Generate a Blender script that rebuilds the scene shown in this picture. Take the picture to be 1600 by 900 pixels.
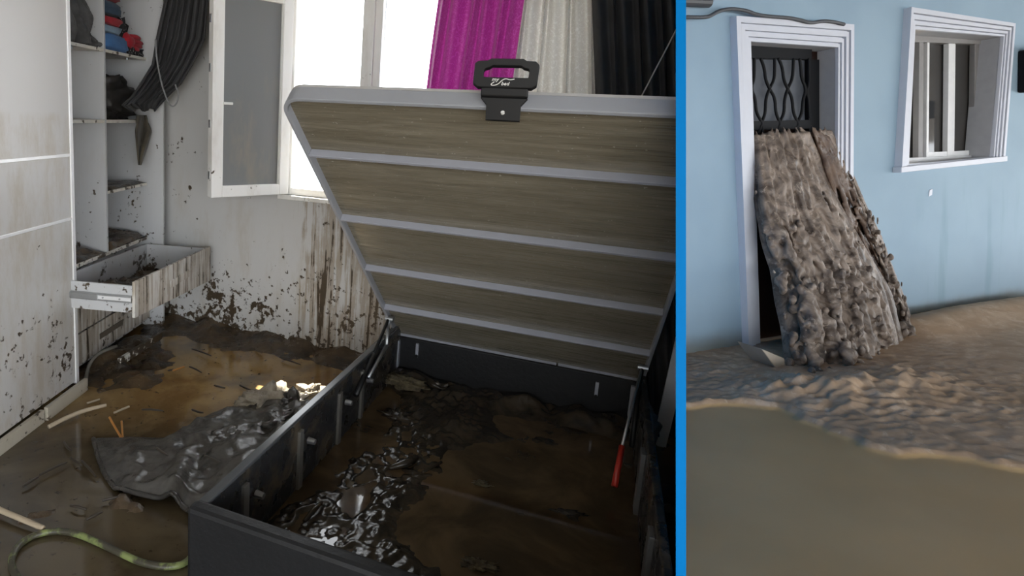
import bpy, bmesh, math, random
import numpy as np
from mathutils import Matrix, Vector, noise as mnoise

# ------------------------------------------------------------------ camera
for o in list(bpy.data.objects): bpy.data.objects.remove(o)
SC = bpy.context.scene
COL = SC.collection
FPX, PX, PY, PIT, ROL = 936.1114, 573.7724, 333.3786, .1593, -.0536
EYE = np.array([0, 0, 1.7])
_fw = np.array([0, math.cos(PIT), -math.sin(PIT)]); _r = np.array([1., 0, 0]); _u = np.cross(_r, _fw)
_c, _s = math.cos(ROL), math.sin(ROL)
CR = _c*_r - _s*_u; CU = _s*_r + _c*_u; CF = _fw
cd = bpy.data.cameras.new('camera'); cam = bpy.data.objects.new('camera', cd); COL.objects.link(cam)
cam.matrix_world = Matrix(((CR[0], CU[0], -CF[0], 0), (CR[1], CU[1], -CF[1], 0), (CR[2], CU[2], -CF[2], 1.7), (0, 0, 0, 1)))
cd.sensor_width = 36; cd.lens = FPX*36/1600; cd.shift_x = (800-PX)/1600; cd.shift_y = (PY-450)/1600
cd.clip_start = .02
SC.camera = cam

# ------------------------------------------------------------------ sky, sun, exposure
wd_ = bpy.data.worlds.new('overcast_sky'); SC.world = wd_; wd_.use_nodes = True
bg = wd_.node_tree.nodes['Background']; bg.inputs['Color'].default_value = (.92, .96, 1.0, 1); bg.inputs['Strength'].default_value = 7.0
SUN_DIR = np.array([.078, .63, 1.058])          # towards the sun: behind the bedroom's outer wall
sd = bpy.data.lights.new('sun', 'SUN'); sd.energy = 30.0; sd.angle = .012; sd.color = (1, .93, .80)
sun = bpy.data.objects.new('sun', sd); COL.objects.link(sun); sun.location = (0, 9, 12)
sun.rotation_euler = Vector((SUN_DIR[0], SUN_DIR[1], SUN_DIR[2])).to_track_quat('Z', 'Y').to_euler()
vs = SC.view_settings
vs.view_transform = 'Standard'; vs.look = 'None'; vs.gamma = 1; vs.use_curve_mapping = False; vs.exposure = 0.0

# ------------------------------------------------------------------ frames
def ray(x, y): return CF + CR*(x-PX)/FPX - CU*(y-PY)/FPX
class Frame:
    def __init__(s, o, x=(1, 0, 0), z=(0, 0, 1)):
        s.o = np.array(o, float); s.x = np.array(x, float); s.x /= np.linalg.norm(s.x)
        z = np.array(z, float); z = z-s.x*(z@s.x); s.z = z/np.linalg.norm(z); s.y = np.cross(s.z, s.x); s.A = np.array([s.x, s.y, s.z])
    def w(s, p): return s.o+np.asarray(p, float)@s.A
    def l(s, P): return s.A@(np.asarray(P, float)-s.o)
    def hit(s, ax, val, X, Y):
        d = s.A@ray(X, Y); e = s.l(EYE); return e+d*(val-e[ax])/d[ax]
    def mat(s):
        return Matrix(((s.x[0], s.y[0], s.z[0], s.o[0]), (s.x[1], s.y[1], s.z[1], s.o[1]), (s.x[2], s.y[2], s.z[2], s.o[2]), (0, 0, 0, 1)))
    def at(s, p): return Frame(s.w(p), s.x, s.z)
WORLD = Frame((0, 0, 0))
WF = Frame((-1.6599, 3.3342, 0), (math.sin(.1042), math.cos(.1042), 0))           # wardrobe: x along its front, y into it
KF = Frame((0, 4.0455, 0), (math.cos(.3458), -math.sin(.3458), 0))                # window wall: y outwards
BF = Frame((-.5177, 1.8006, 0), (math.cos(.376), -math.sin(.376), 0))             # bed: x across, y towards its head
HO = EYE+(np.array([1.82665871, 3.1412064, .44835903])-EYE)*1.3
HF = Frame(HO, (.95089289, .30284933, .06391398), (-.09841603, .10005537, .99010262))   # blue house: y into the house
FL = WORLD.hit
def floor_at(u, v, z=0.0): return FL(2, z, u, v)

# ------------------------------------------------------------------ mesh helpers
def fbm(p, o=4):
    return mnoise.fractal(Vector(p), 1.0, 2.0, o)
class MB:
    def __init__(s): s.v = []; s.f = []
    def add(s, vs, fs):
        n = len(s.v); s.v += [tuple(map(float, p)) for p in vs]; s.f += [tuple(i+n for i in f) for f in fs]; return s
    def hexa(s, p):      # 0-3 bottom ring ccw, 4-7 top ring
        return s.add(p, [(3, 2, 1, 0), (4, 5, 6, 7), (0, 1, 5, 4), (1, 2, 6, 5), (2, 3, 7, 6), (3, 0, 4, 7)])
    def box(s, x0, x1, y0, y1, z0, z1):
        return s.hexa([(x0, y0, z0), (x1, y0, z0), (x1, y1, z0), (x0, y1, z0), (x0, y0, z1), (x1, y0, z1), (x1, y1, z1), (x0, y1, z1)])
    def prism(s, poly, vec):
        n = len(poly); vec = np.array(vec, float); P = [np.array(p, float) for p in poly]
        return s.add(P+[p+vec for p in P], [tuple(range(n-1, -1, -1)), tuple(range(n, 2*n))]+[(i, (i+1) % n, n+(i+1) % n, n+i) for i in range(n)])
    def tube(s, pts, r, n=8, smooth=0):
        P = [np.array(p, float) for p in pts]
        for _ in range(smooth):
            Q = [P[0]]
            for a, b in zip(P, P[1:]): Q += [a*.75+b*.25, a*.25+b*.75]
            P = Q+[P[-1]]
        m = len(P); rr = r if hasattr(r, '__len__') else [r]*m
        if len(rr) != m: rr = np.interp(np.linspace(0, 1, m), np.linspace(0, 1, len(rr)), rr)
        V = []; up = None
        for i, p in enumerate(P):
            t = P[min(i+1, m-1)]-P[max(i-1, 0)]; t = t/(np.linalg.norm(t)+1e-9)
            if up is None: up = np.array([0, 0, 1.]) if abs(t[2]) < .9 else np.array([1., 0, 0])
            a = up-t*(up@t); a /= np.linalg.norm(a)+1e-9; up = a; b = np.cross(t, a)
            for k in range(n):
                q = 2*math.pi*k/n; V.append(p+(a*math.cos(q)+b*math.sin(q))*rr[i])
        F = [(i*n+k, i*n+(k+1) % n, (i+1)*n+(k+1) % n, (i+1)*n+k) for i in range(m-1) for k in range(n)]
        F += [tuple(range(n-1, -1, -1)), tuple((m-1)*n+k for k in range(n))]
        return s.add(V, F)
    def grid(s, fn, nu, nv):
        V = [fn(i/(nu-1), j/(nv-1)) for j in range(nv) for i in range(nu)]
        return s.add(V, [(j*nu+i, j*nu+i+1, (j+1)*nu+i+1, (j+1)*nu+i) for j in range(nv-1) for i in range(nu-1)])
    def blob(s, c, r, amp=.15, freq=2.0, seed=0, nu=18, nv=10, sq=1.0, rot=0, lo=None, hi=None):
        V = []
        ca, sa = math.cos(rot), math.sin(rot)
        for j in range(nv+1):
            ph = -math.pi/2+math.pi*j/nv
            for i in range(nu):
                t = 2*math.pi*i/nu
                d = np.array([math.cos(ph)*math.cos(t), math.cos(ph)*math.sin(t), math.sin(ph)])
                e = np.sign(d)*np.abs(d)**sq
                k = 1+amp*fbm((d[0]*freq+seed*7.3, d[1]*freq+seed, d[2]*freq))
                q = e*k*np.array(r); q = np.array(c)+np.array([q[0]*ca-q[1]*sa, q[0]*sa+q[1]*ca, q[2]])
                if lo is not None: q = np.maximum(q, lo)
                if hi is not None: q = np.minimum(q, hi)
                V.append(q)
        F = [(j*nu+i, j*nu+(i+1) % nu, (j+1)*nu+(i+1) % nu, (j+1)*nu+i) for j in range(nv) for i in range(nu)]
        return s.add(V, F)
    def build(s, name, mat, parent=None, frame=None, smooth=False, bevel=0, clip=None, solid=0, cuts=()):
        me = bpy.data.meshes.new(name); me.from_pydata(s.v, [], s.f); me.validate()
        bm = bmesh.new(); bm.from_mesh(me)
        bmesh.ops.remove_doubles(bm, verts=bm.verts, dist=1e-5)
        if clip is not None:
            fr = frame or FRAMES.get(parent.name if parent else None, WORLD)
            u, keep_left = clip
            n = np.cross(ray(u, 900), ray(u, 0)); n /= np.linalg.norm(n)
            if n[0] < 0: n = -n
            if not keep_left: n = -n
            co = fr.l(EYE); no = fr.A@n
            g = bmesh.ops.bisect_plane(bm, geom=bm.verts[:]+bm.edges[:]+bm.faces[:], plane_co=Vector(co), plane_no=Vector(no), clear_outer=True)
            ed = [e for e in g['geom_cut'] if isinstance(e, bmesh.types.BMEdge) and e.is_boundary]
            try: bmesh.ops.holes_fill(bm, edges=ed, sides=0)
            except Exception: pass
        for cfr, ax, val, sg in cuts:      # cut away local coordinate beyond val of frame cfr
            fr = frame or FRAMES.get(parent.name if parent else None, WORLD)
            pc = np.zeros(3); pc[ax] = val; no = fr.A@(cfr.A[ax]*sg)
            bmesh.ops.bisect_plane(bm, geom=bm.verts[:]+bm.edges[:]+bm.faces[:], plane_co=Vector(fr.l(cfr.w(pc))), plane_no=Vector(no), clear_outer=True)
        bmesh.ops.recalc_face_normals(bm, faces=bm.faces) if clip is None and not solid else None
        bm.to_mesh(me); bm.free()
        ob = bpy.data.objects.new(name, me); COL.objects.link(ob); me.materials.append(mat)
        if parent is not None:
            ob.parent = parent
            FRAMES[ob.name] = FRAMES.get(parent.name, WORLD)
        else:
            fr = frame or WORLD; ob.matrix_world = fr.mat(); FRAMES[ob.name] = fr
        if smooth:
            for p in me.polygons: p.use_smooth = True
        if bevel:
            b = ob.modifiers.new('bevel', 'BEVEL'); b.width = bevel; b.segments = 2; b.limit_method = 'ANGLE'
        if solid:
            b = ob.modifiers.new('solid', 'SOLIDIFY'); b.thickness = solid; b.offset = 0
        return ob
FRAMES = {}
def tag(o, label=None, cat=None, group=None, kind=None):
    if label: o['label'] = label
    if cat: o['category'] = cat
    if group: o['group'] = group
    if kind: o['kind'] = kind
    return o
def thing(name, frame, label=None, cat=None, group=None, kind=None):
    o = bpy.data.objects.new(name, None); COL.objects.link(o); o.matrix_world = frame.mat(); o.empty_display_size = .1
    FRAMES[o.name] = frame
    return tag(o, label, cat, group, kind)
def copy_part(src, parent, loc=(0, 0, 0), rz=0):
    c = src.copy(); COL.objects.link(c); c.parent = parent; c.location = loc
    if rz: c.rotation_euler = (0, 0, rz)
    return c

# ------------------------------------------------------------------ material helpers
class Mat:
    def __init__(s, name, rough=.5, metal=0., spec=.5):
        s.m = bpy.data.materials.new(name); s.m.use_nodes = True; s.t = s.m.node_tree; s.b = s.t.nodes['Principled BSDF']
        s.b.inputs['Roughness'].default_value = rough; s.b.inputs['Metallic'].default_value = metal; s.b.inputs['Specular IOR Level'].default_value = spec
        s.tc = None
    def n(s, typ, **kw):
        x = s.t.nodes.new('ShaderNode'+typ)
        for k, v in kw.items(): setattr(x, k, v)
        return x
    def put(s, sock, val):
        if isinstance(val, bpy.types.NodeSocket): s.t.links.new(val, sock)
        elif isinstance(val, (tuple, list)): sock.default_value = (*val[:3], 1) if sock.type == 'RGBA' else val
        else: sock.default_value = val
    def co(s, scale=(1, 1, 1), loc=(0, 0, 0)):
        if s.tc is None: s.tc = s.n('TexCoord')
        m = s.n('Mapping'); s.t.links.new(s.tc.outputs['Object'], m.inputs['Vector'])
        m.inputs['Scale'].default_value = scale; m.inputs['Location'].default_value = loc
        return m.outputs[0]
    def xyz(s):
        q = s.n('SeparateXYZ'); s.t.links.new(s.co(), q.inputs[0]); return q.outputs
    def noise(s, scale=5, detail=4, rough=.55, vec=(1, 1, 1), dist=0, loc=(0, 0, 0)):
        x = s.n('TexNoise'); s.t.links.new(s.co(vec, loc), x.inputs['Vector'])
        x.inputs['Scale'].default_value = scale; x.inputs['Detail'].default_value = detail; x.inputs['Roughness'].default_value = rough; x.inputs['Distortion'].default_value = dist
        return x.outputs['Fac']
    def vor(s, scale=5, vec=(1, 1, 1), feat='F1'):
        x = s.n('TexVoronoi', feature=feat); s.t.links.new(s.co(vec), x.inputs['Vector']); x.inputs['Scale'].default_value = scale
        return x.outputs['Distance']
    def mr(s, v, a, b, c=0., d=1.):
        x = s.n('MapRange', interpolation_type='SMOOTHSTEP'); s.put(x.inputs[0], v)
        for i, q in enumerate((a, b, c, d)): x.inputs[i+1].default_value = q
        return x.outputs[0]
    def ma(s, op, a, b=0.):
        x = s.n('Math', operation=op); s.put(x.inputs[0], a); s.put(x.inputs[1], b); return x.outputs[0]
    def mix(s, f, a, b):
        x = s.n('Mix', data_type='RGBA'); s.put(x.inputs['Factor'], f); s.put(x.inputs[6], a); s.put(x.inputs[7], b); return x.outputs[2]
    def base(s, c): s.put(s.b.inputs['Base Color'], c); return s
    def rough(s, v): s.put(s.b.inputs['Roughness'], v); return s
    def bump(s, h, st=.3, dist=.01):
        x = s.n('Bump'); x.inputs['Strength'].default_value = st; x.inputs['Distance'].default_value = dist; s.put(x.inputs['Height'], h)
        s.t.links.new(x.outputs[0], s.b.inputs['Normal']); return s
def plain(name, c, rough=.5, metal=0., var=.12, scale=14, bump=0., bscale=60, spec=.5):
    m = Mat(name, rough, metal, spec); n = m.noise(scale, 4)
    m.base(m.mix(n, tuple(x*(1-var) for x in c), tuple(min(1, x*(1+var)) for x in c)))
    if bump: m.bump(m.noise(bscale, 4), bump)
    return m.m
MUD = (.085, .060, .034); MUDD = (.036, .026, .016)
def dirty(name, c, splat=.62, zlow=.9, low=.08, rough=.45, streak=None, sx=None, film=.25, lift=0., line=None):
    """painted or laminated surface with mud: specks that grow denser below the flood line, a dried film, running streaks"""
    m = Mat(name, rough); X = m.xyz()
    zz = m.mr(X[2], .0, zlow, low, -.02+lift)
    big = m.noise(2.2, 3); fine = m.noise(26, 5, .6); blot = m.noise(7, 5, .65, dist=.6)
    a = m.ma('ADD', m.ma('ADD', m.ma('MULTIPLY', fine, .45), m.ma('MULTIPLY', blot, .45)), m.ma('ADD', m.ma('MULTIPLY', big, .18), zz))
    k = m.mr(a, splat, splat+.035)
    f = m.ma('MULTIPLY', m.mr(m.noise(3.5, 5, .7, vec=(1.6, 1.6, .5)), .45, .75), m.mr(X[2], zlow*.6, zlow*1.55, film, film*.25))
    if line: f = m.ma('MULTIPLY', m.mr(m.noise(5, 5, .7, vec=(1.6, 1.6, .5)), .38, .7), m.mr(m.ma('ADD', X[2], m.ma('MULTIPLY', m.noise(4, 3, vec=(1, 1, .2)), .08)), line+.02, line+.07, film, 0.))
    col = m.mix(f, c, (.36, .30, .21))
    if streak:
        st = m.noise(30, 3, .6, vec=(1, 1, .045)); st2 = m.noise(9, 3, .6, vec=(1, 1, .12)); br = m.noise(11, 5, .7, vec=(1, 1, .5))
        w = m.ma('ADD', m.ma('MULTIPLY', st, .55), m.ma('ADD', m.ma('MULTIPLY', st2, .25), m.ma('MULTIPLY', br, .25)))
        if sx: reg = m.ma('MULTIPLY', m.mr(X[0], sx[0], sx[0]+sx[2], 0, 1), m.mr(X[0], sx[1]-sx[2], sx[1], 1, 0)); w = m.ma('ADD', w, m.ma('MULTIPLY', m.ma('SUBTRACT', reg, 1.), .4))
        light = m.mr(w, streak-.085, streak-.01, 0, .6); heavy = m.mr(w, streak+.02, streak+.05)
        col = m.mix(light, col, (.25, .185, .11)); k = m.ma('MAXIMUM', k, heavy)
    mudc = m.mix(m.noise(20, 3), MUDD, MUD)
    m.base(m.mix(k, col, mudc)); m.rough(m.mr(k, 0, 1, rough, .38)); m.bump(k, .35, .004)
    return m.m
def wetmud(name, a, b, rough=.2, scale=6, bump=.6, bscale=22):
    m = Mat(name, rough); n = m.noise(scale, 5, .6, dist=.4)
    m.base(m.mix(m.mr(n, .3, .7), a, b)); m.rough(m.mr(m.noise(9, 4), .35, .7, rough*.5, min(1, rough*2.2)))
    m.bump(m.noise(bscale, 6, .65, dist=.5), bump, .012); return m.m
def fabric(name, c, c2=None, rough=.85, scale=240, bump=.15, sheen=.1, wet=0.):
    m = Mat(name, rough); n = m.noise(9, 5, .6)
    m.base(m.mix(m.mr(n, .3, .7), c, c2 or tuple(x*.8 for x in c))); m.bump(m.noise(scale, 2), bump, .002)
    m.b.inputs['Sheen Weight'].default_value = sheen; return m.m

random.seed(4)
# wall, wardrobe, window
M_wall = dirty('muddy_plaster', (.50, .495, .48), splat=.615, zlow=.9, low=.07, rough=.75, streak=.545, sx=(-.85, .6, .5), film=.5)
M_lam = dirty('white_laminate', (.50, .49, .475), splat=.69, zlow=1.5, low=.13, rough=.35, film=.6, line=1.62)
M_lam_in = dirty('white_laminate_inside', (.50, .505, .51), splat=.635, zlow=1.7, low=.10, rough=.45, film=.2)
M_draw = dirty('streaked_laminate', (.60, .58, .54), splat=.66, zlow=1.2, low=.05, rough=.4, streak=.555, film=.5)
M_edge = dirty('muddy_board_edge', (.70, .67, .60), splat=.57, zlow=1.5, low=.10, rough=.5, film=.5)
M_alu = plain('brushed_aluminium', (.78, .78, .78), .35, .25)
M_steel = plain('galvanised_steel', (.42, .43, .44), .38, .9)
M_pvc = dirty('white_pvc', (.80, .79, .76), splat=.69, zlow=1.9, low=.06, rough=.35, film=.3)
M_ceil = plain('ceiling_paint', (.7, .7, .68), .8)
M_plastw = plain('white_plastic', (.75, .75, .72), .4)

# ------------------------------------------------------------------ bedroom shell
CEIL_BACK = 7.0; YARD_BACK = 5.5      # reach of ceiling and added canopy behind the camera, set to limit light
CL = (1060, True); CRt = (1068, False)
AS = WF.hit(1, 0, 255, 300)[0]                 # far side panel of the wardrobe
BS = .127                                      # shelves stand back from the doors
# window wall with a hole
WX0, WX1, WZ0, WZ1 = -.66, 1.38, 1.12, 2.62
KX0, KX1, KH = -2.6, 2.6, 3.2; KTOP = 6.5  # window wall raised above the ceiling to block sun on the yard
wb = MB()
for x0, x1, z0, z1 in ((KX0, WX0, 0, KTOP), (WX1, KX1, 0, KTOP), (WX0, WX1, 0, WZ0), (WX0, WX1, WZ1, KTOP)): wb.box(x0, x1, 0, .2, z0-.1 if z0 == 0 else z0, z1)
tag(wb.build('wall_back', M_wall, frame=KF, clip=CL), 'pale grey plastered window wall with brown mud streaks and splashes', kind='structure')
wl = MB().box(-11, 1.9, .66, .8, -.1, KH)
tag(wl.build('wall_left', dirty('left_plaster', (.62, .62, .61), rough=.75), frame=WF), 'pale plaster wall behind the wardrobe', kind='structure')
cb = MB().box(-6, 5.6, -CEIL_BACK, 6.5, KH, KH+.15)
tag(cb.build('ceiling', M_ceil, clip=CL, cuts=((KF, 1, .2, 1),)), 'white ceiling over the bedroom', kind='structure')
cy = MB().box(-6.5, 16.0, -YARD_BACK, 8.5, KH+.02, KH+.14)
tag(cy.build('added_canopy', plain('added_canopy_grey', (.35, .36, .38), .8), clip=CRt, cuts=((HF, 1, .28, 1),)), 'unseen concrete slab added over the yard to cut its daylight', kind='structure')  # unseen canopy, added only to cut the daylight on the yard
tag(MB().box(-20, 20, -20, 20, -.75, -.65).build('ground', plain('trodden_earth', (.20, .16, .11), .9)), 'bare earth ground added to block light from below', kind='structure')  # added under everything to stop sky light from underneath
ev = MB().box(-2.4, 2.6, .2, .84, 3.05, 3.2)
tag(ev.build('sun_blocker_slab', plain('sun_blocker_grey', (.55, .54, .52), .8), frame=KF, clip=CL), 'unseen concrete slab added outside above the bedroom window to narrow the sunbeam', kind='structure')  # unseen slab, added to trim the sunbeam to a small patch
# thin blue divider added between bedroom and yard, its height blocking sun
def corner(u, v, d): return EYE+ray(u, v)*d
D0 = 1.62; back = ray(1064, 450); back = back/np.linalg.norm(back)*3.4
q = [corner(1056, 1250, D0), corner(1072, 1250, D0), corner(1072, 1250, D0)+back, corner(1056, 1250, D0)+back,
     corner(1056, -2600, D0), corner(1072, -2600, D0), corner(1072, -2600, D0)+back, corner(1056, -2600, D0)+back]
tag(MB().hexa(q).build('blue_divider', plain('blue_gloss_paint', (.0005, .16, .45), .6, var=.02, scale=3, spec=.05)), 'thin bright blue slab added as a divider between bedroom and yard, seen end-on', kind='structure')

# floor of mud and the shallow water on it
def room_floor(x, y):
    p = KF.l((x, y, 0)); dw = -p[1]; q_ = WF.l((x, y, 0)); dl = -q_[1]
    h = -.031+.030*fbm((x*1.3, y*1.3, 3.1), 4)
    h += .085*max(0, 1-dw/.35)**1.3*(1+.6*fbm((x*4, y*4, 1), 3))
    h += .075*math.exp(-((q_[0]-.55)/.45)**2-((q_[1]-.02)/.15)**2)*(1+.5*fbm((x*6, y*6, 9), 3))
    h += .045*math.exp(-((x+1.45)/.22)**2-((y-3.6)/.35)**2)*(1+fbm((x*7, y*7, 2), 3))
    f = max(0, fbm((x*9, y*9, 5.5), 5)); h += .018*f; h += .07*(1 if y > 2.25 else .35)*max(0, fbm((x*2.6, y*2.6, 7.7), 4)-.10)*(.5+fbm((x*16, y*16, 1.5), 4))
    return h
RC = ((KF, 1, .0, 1), (WF, 1, .66, 1))
gx0, gx1, gy0, gy1 = -3.0, 2.7, .3, 5.4
fm = MB().grid(lambda u, v: (gx0+(gx1-gx0)*u, gy0+(gy1-gy0)*v, room_floor(gx0+(gx1-gx0)*u, gy0+(gy1-gy0)*v)), 230, 210)
M_mud = wetmud('wet_brown_mud', (.030, .021, .013), (.105, .070, .038), .2, 5, .5, 26)
tag(fm.build('floor', M_mud, smooth=True, clip=CL, cuts=RC), 'bedroom floor covered in wet brown mud', kind='structure')
mw = Mat('muddy_shallow_water', .06); X = mw.xyz()
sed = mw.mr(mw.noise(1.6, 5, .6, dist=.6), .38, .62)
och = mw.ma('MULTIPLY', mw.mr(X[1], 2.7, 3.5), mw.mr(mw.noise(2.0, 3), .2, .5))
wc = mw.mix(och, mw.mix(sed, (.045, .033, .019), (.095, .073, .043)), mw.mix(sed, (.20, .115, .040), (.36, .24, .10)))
mw.base(mw.mix(mw.mr(mw.noise(22, 6, .7), .60, .66), wc, (.035, .024, .014)))
mw.rough(mw.mr(mw.noise(7, 5, .6), .45, .75, .03, .16)); mw.bump(mw.noise(14, 5, .65), .05, .01)
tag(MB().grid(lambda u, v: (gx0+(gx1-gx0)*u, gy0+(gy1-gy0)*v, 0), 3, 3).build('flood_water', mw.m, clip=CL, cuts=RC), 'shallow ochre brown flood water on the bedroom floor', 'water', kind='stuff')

# ------------------------------------------------------------------ bedroom window
MF, MW_ = MB, M_pvc
t = thing('window_1', KF.at((WX0, 0, WZ0)), 'white framed double window above the mud-streaked wall, left side open', kind='structure')
ww, wh = WX1-WX0, WZ1-WZ0
mul = KF.hit(1, .06, 574, 150)[0]-WX0
MB().box(.0, .06, .02, .12, 0, wh).build('jamb', M_pvc, t, bevel=.004); MB().box(ww-.06, ww, .02, .12, 0, wh).build('jamb', M_pvc, t, bevel=.004)
MB().box(.06, ww-.06, .02, .12, 0, .05).build('bottom_rail', M_pvc, t, bevel=.004); MB().box(.06, ww-.06, .02, .12, wh-.06, wh).build('top_rail', M_pvc, t, bevel=.004)
MB().box(mul-.04, mul+.04, .01, .12, .05, wh-.06).build('mullion', M_pvc, t, bevel=.004)
MB().box(-.02, ww+.02, -.03, .02, -.03, .0).build('sill', M_pvc, t, bevel=.004)
mg = Mat('clear_glass', .02); mg.b.inputs['Transmission Weight'].default_value = 1; mg.b.inputs['IOR'].default_value = 1.1
fs = MB(); x0, x1 = mul+.04, ww-.06
fxs = [(x0, x0+.05, .05, wh-.06), (x1-.05, x1, .05, wh-.06), (x0+.05, x1-.05, .05, .10), (x0+.05, x1-.05, wh-.11, wh-.06)]
for a, b, c, d in fxs: fs.box(a, b, .03, .09, c, d)
fs.build('fixed_sash', M_pvc, t, bevel=.003)
MB().box(x0+.05, x1-.05, .055, .062, .10, wh-.11).build('pane', mg.m, t)
MB().box(.058, .072, -.005, .02, .75, .87).build('hinge', M_plastw, t, bevel=.002); MB().box(.058, .072, -.005, .02, .10, .2).build('hinge', M_plastw, t, bevel=.002)
# open casement
hinge = np.array([WX0+.04, -.015, WZ0+.01]); far = KF.hit(2, 1.14, 327, 306); dv = far-hinge; sw = math.hypot(dv[0], dv[1])
SF = Frame(KF.w(hinge), KF.x*dv[0]+KF.y*dv[1]); sh = 1.36
t = thing('casement_sash', SF, 'open white window casement with grey frosted glass, swung into the room', 'window sash')
B = .075
MB().box(.0, B, -.03, .03, 0, sh).build('stile', M_pvc, t, bevel=.004); MB().box(sw-B, sw, -.03, .03, 0, sh).build('stile', M_pvc, t, bevel=.004)
MB().box(B, sw-B, -.03, .03, 0, B).build('rail', M_pvc, t, bevel=.004); MB().box(B, sw-B, -.03, .03, sh-B, sh).build('rail', M_pvc, t, bevel=.004)
mfg = dirty('frosted_glass', (.19, .195, .195), splat=.70, zlow=.7, low=.03, rough=.28, film=.35)
MB().box(B-.01, sw-B+.01, -.008, .008, B-.01, sh-B+.01).build('pane', mfg, t)
for zz in (B, ):
    MB().box(B, B+.008, -.02, .02, B, sh-B).build('glazing_bead', M_plastw, t); MB().box(sw-B-.008, sw-B, -.02, .02, B, sh-B).build('glazing_bead', M_plastw, t)
MB().box(sw-B-.07, sw-B-.005, .012, .03, .60, .617).build('stay_bar', M_plastw, t, bevel=.003)
for z in (.12, .45, .80, 1.1): MB().box(sw-.001, sw+.006, -.012, .006, z, z+.05).build('lock_strip', M_steel, t)

# ------------------------------------------------------------------ wardrobe
t = thing('wardrobe', WF, 'tall white sliding-door wardrobe with open muddy shelf bay and pulled-out drawer', 'wardrobe')
WHt = 2.6
d = MB().box(-1.25, -.022, .0, .03, .075, 2.56).build('door', M_lam, t, bevel=.002)
MB().box(-.024, .004, -.008, .036, .06, 2.57).build('edge_profile', M_alu, d, bevel=.003)
MB().box(-1.25, -.024, -.006, .001, 1.397, 1.414).build('trim_strip', M_alu, d, bevel=.002)
MB().box(-1.25, -.024, -.006, .001, 1.040, 1.057).build('trim_strip', M_alu, d, bevel=.002)
MB().box(-2.6, -1.20, .04, .07, .075, 2.56).build('door', M_lam, t, bevel=.002)
MB().box(AS, AS+.022, .0, .62, 0, WHt).build('side_panel', M_lam_in, t, bevel=.001)
MB().box(-2.6, AS, .605, .62, 0, WHt).build('back_panel', M_lam_in, t)
MB().box(-2.6, AS+.022, .0, .62, WHt, WHt+.025).build('top_panel', M_lam_in, t)
AD = .565
MB().box(AD, AD+.02, BS, .6, .715, WHt).build('divider', M_lam_in, t, bevel=.001)
SH = [2.04, 1.592, 1.125, .715]
for z in SH[:2]: MB().box(.02, AD, BS, .6, z-.02, z).build('shelf', M_edge, t, bevel=.001)
for z in SH[:3]: MB().box(AD+.02, AS, BS, .6, z-.02, z).build('shelf', M_edge, t, bevel=.001)
MB().box(-.6, AS, BS, .6, .69, .715).build('shelf', M_edge, t, bevel=.001)
for x, z in ((.30, 2.005), (.30, 1.56), (.95, 2.005), (.95, 1.56)): MB().tube([(x, BS+.05, z), (x, BS+.05, z+.016)], .006).build('shelf_pin', M_steel, t)
# drawers: carcass rail and two closed fronts
for z0, z1 in ((.075, .275), (.285, .47)):
    dr = MB().box(.0, AS-.01, BS-.02, BS, z0, z1).build('drawer_front', M_draw, t, bevel=.002)
    MB().box(.42, .72, BS-.024, BS-.019, (z0+z1)/2-.02, (z0+z1)/2+.02).build('recess_handle', plain('mud_caked_metal', (.12, .10, .075), .5), dr, bevel=.004)
MB().box(.0, AS-.01, BS, .6, .05, .075).build('bottom_panel', M_lam_in, t)
M_pl = dirty('muddy_plinth', (.46, .42, .34), splat=.64, zlow=1., low=.05, film=.6)
MB().box(-1.9, -.36, -.035, -.012, .0, .07).build('plinth', M_pl, t, bevel=.002)
MB().box(-.345, .03, -.045, -.022, .0, .075).build('plinth', M_pl, t, bevel=.002)
# pulled-out drawer
e = .385
nt, nb, ft, fb = [WF.hit(1, -e, *q_) for q_ in ((211, 441), (211, 497), (329, 385), (329, 438))]
def dq(p, y): return (p[0], y, p[2])
dw = MB().hexa([dq(nb, -e), dq(fb, -e), dq(fb, -e+.018), dq(nb, -e+.018), dq(nt, -e), dq(ft, -e), dq(ft, -e+.018), dq(nt, -e+.018)]).build('open_drawer_front', M_draw, t, bevel=.002)
hc = (nt+nb+ft+fb)/4
MB().box(hc[0]-.13, hc[0]+.17, -e-.012, -e+.001, hc[2]-.025, hc[2]+.025).build('recess_handle', M_draw, dw, bevel=.006)
zt0, zb0, zt1, zb1 = nt[2]-.01, nb[2]+.025, ft[2]-.01, fb[2]+.025
yb = .12
MB().hexa([(nb[0]+.006, -e+.018, zb0), (nb[0]+.02, -e+.018, zb0), (nb[0]+.02, yb, zb0), (nb[0]+.006, yb, zb0), (nb[0]+.006, -e+.018, zt0-.015), (nb[0]+.02, -e+.018, zt0-.015), (nb[0]+.02, yb, zt0-.015), (nb[0]+.006, yb, zt0-.015)]).build('drawer_side', M_lam_in, t, bevel=.001)
MB().hexa([(fb[0]-.03, -e+.018, zb1), (fb[0]-.016, -e+.018, zb1), (fb[0]-.016, yb, zb1), (fb[0]-.03, yb, zb1), (fb[0]-.03, -e+.018, zt1-.005), (fb[0]-.016, -e+.018, zt1-.005), (fb[0]-.016, yb, zt1-.005), (fb[0]-.03, yb, zt1-.005)]).build('drawer_side', M_lam_in, t, bevel=.001)
MB().hexa([(nb[0]+.02, yb-.014, zb0), (fb[0]-.03, yb-.014, zb1), (fb[0]-.03, yb, zb1), (nb[0]+.02, yb, zb0), (nb[0]+.02, yb-.014, zt0-.02), (fb[0]-.03, yb-.014, zt1-.005), (fb[0]-.03, yb, zt1-.005), (nb[0]+.02, yb, zt0-.02)]).build('drawer_back', M_lam_in, t, bevel=.001)
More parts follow.
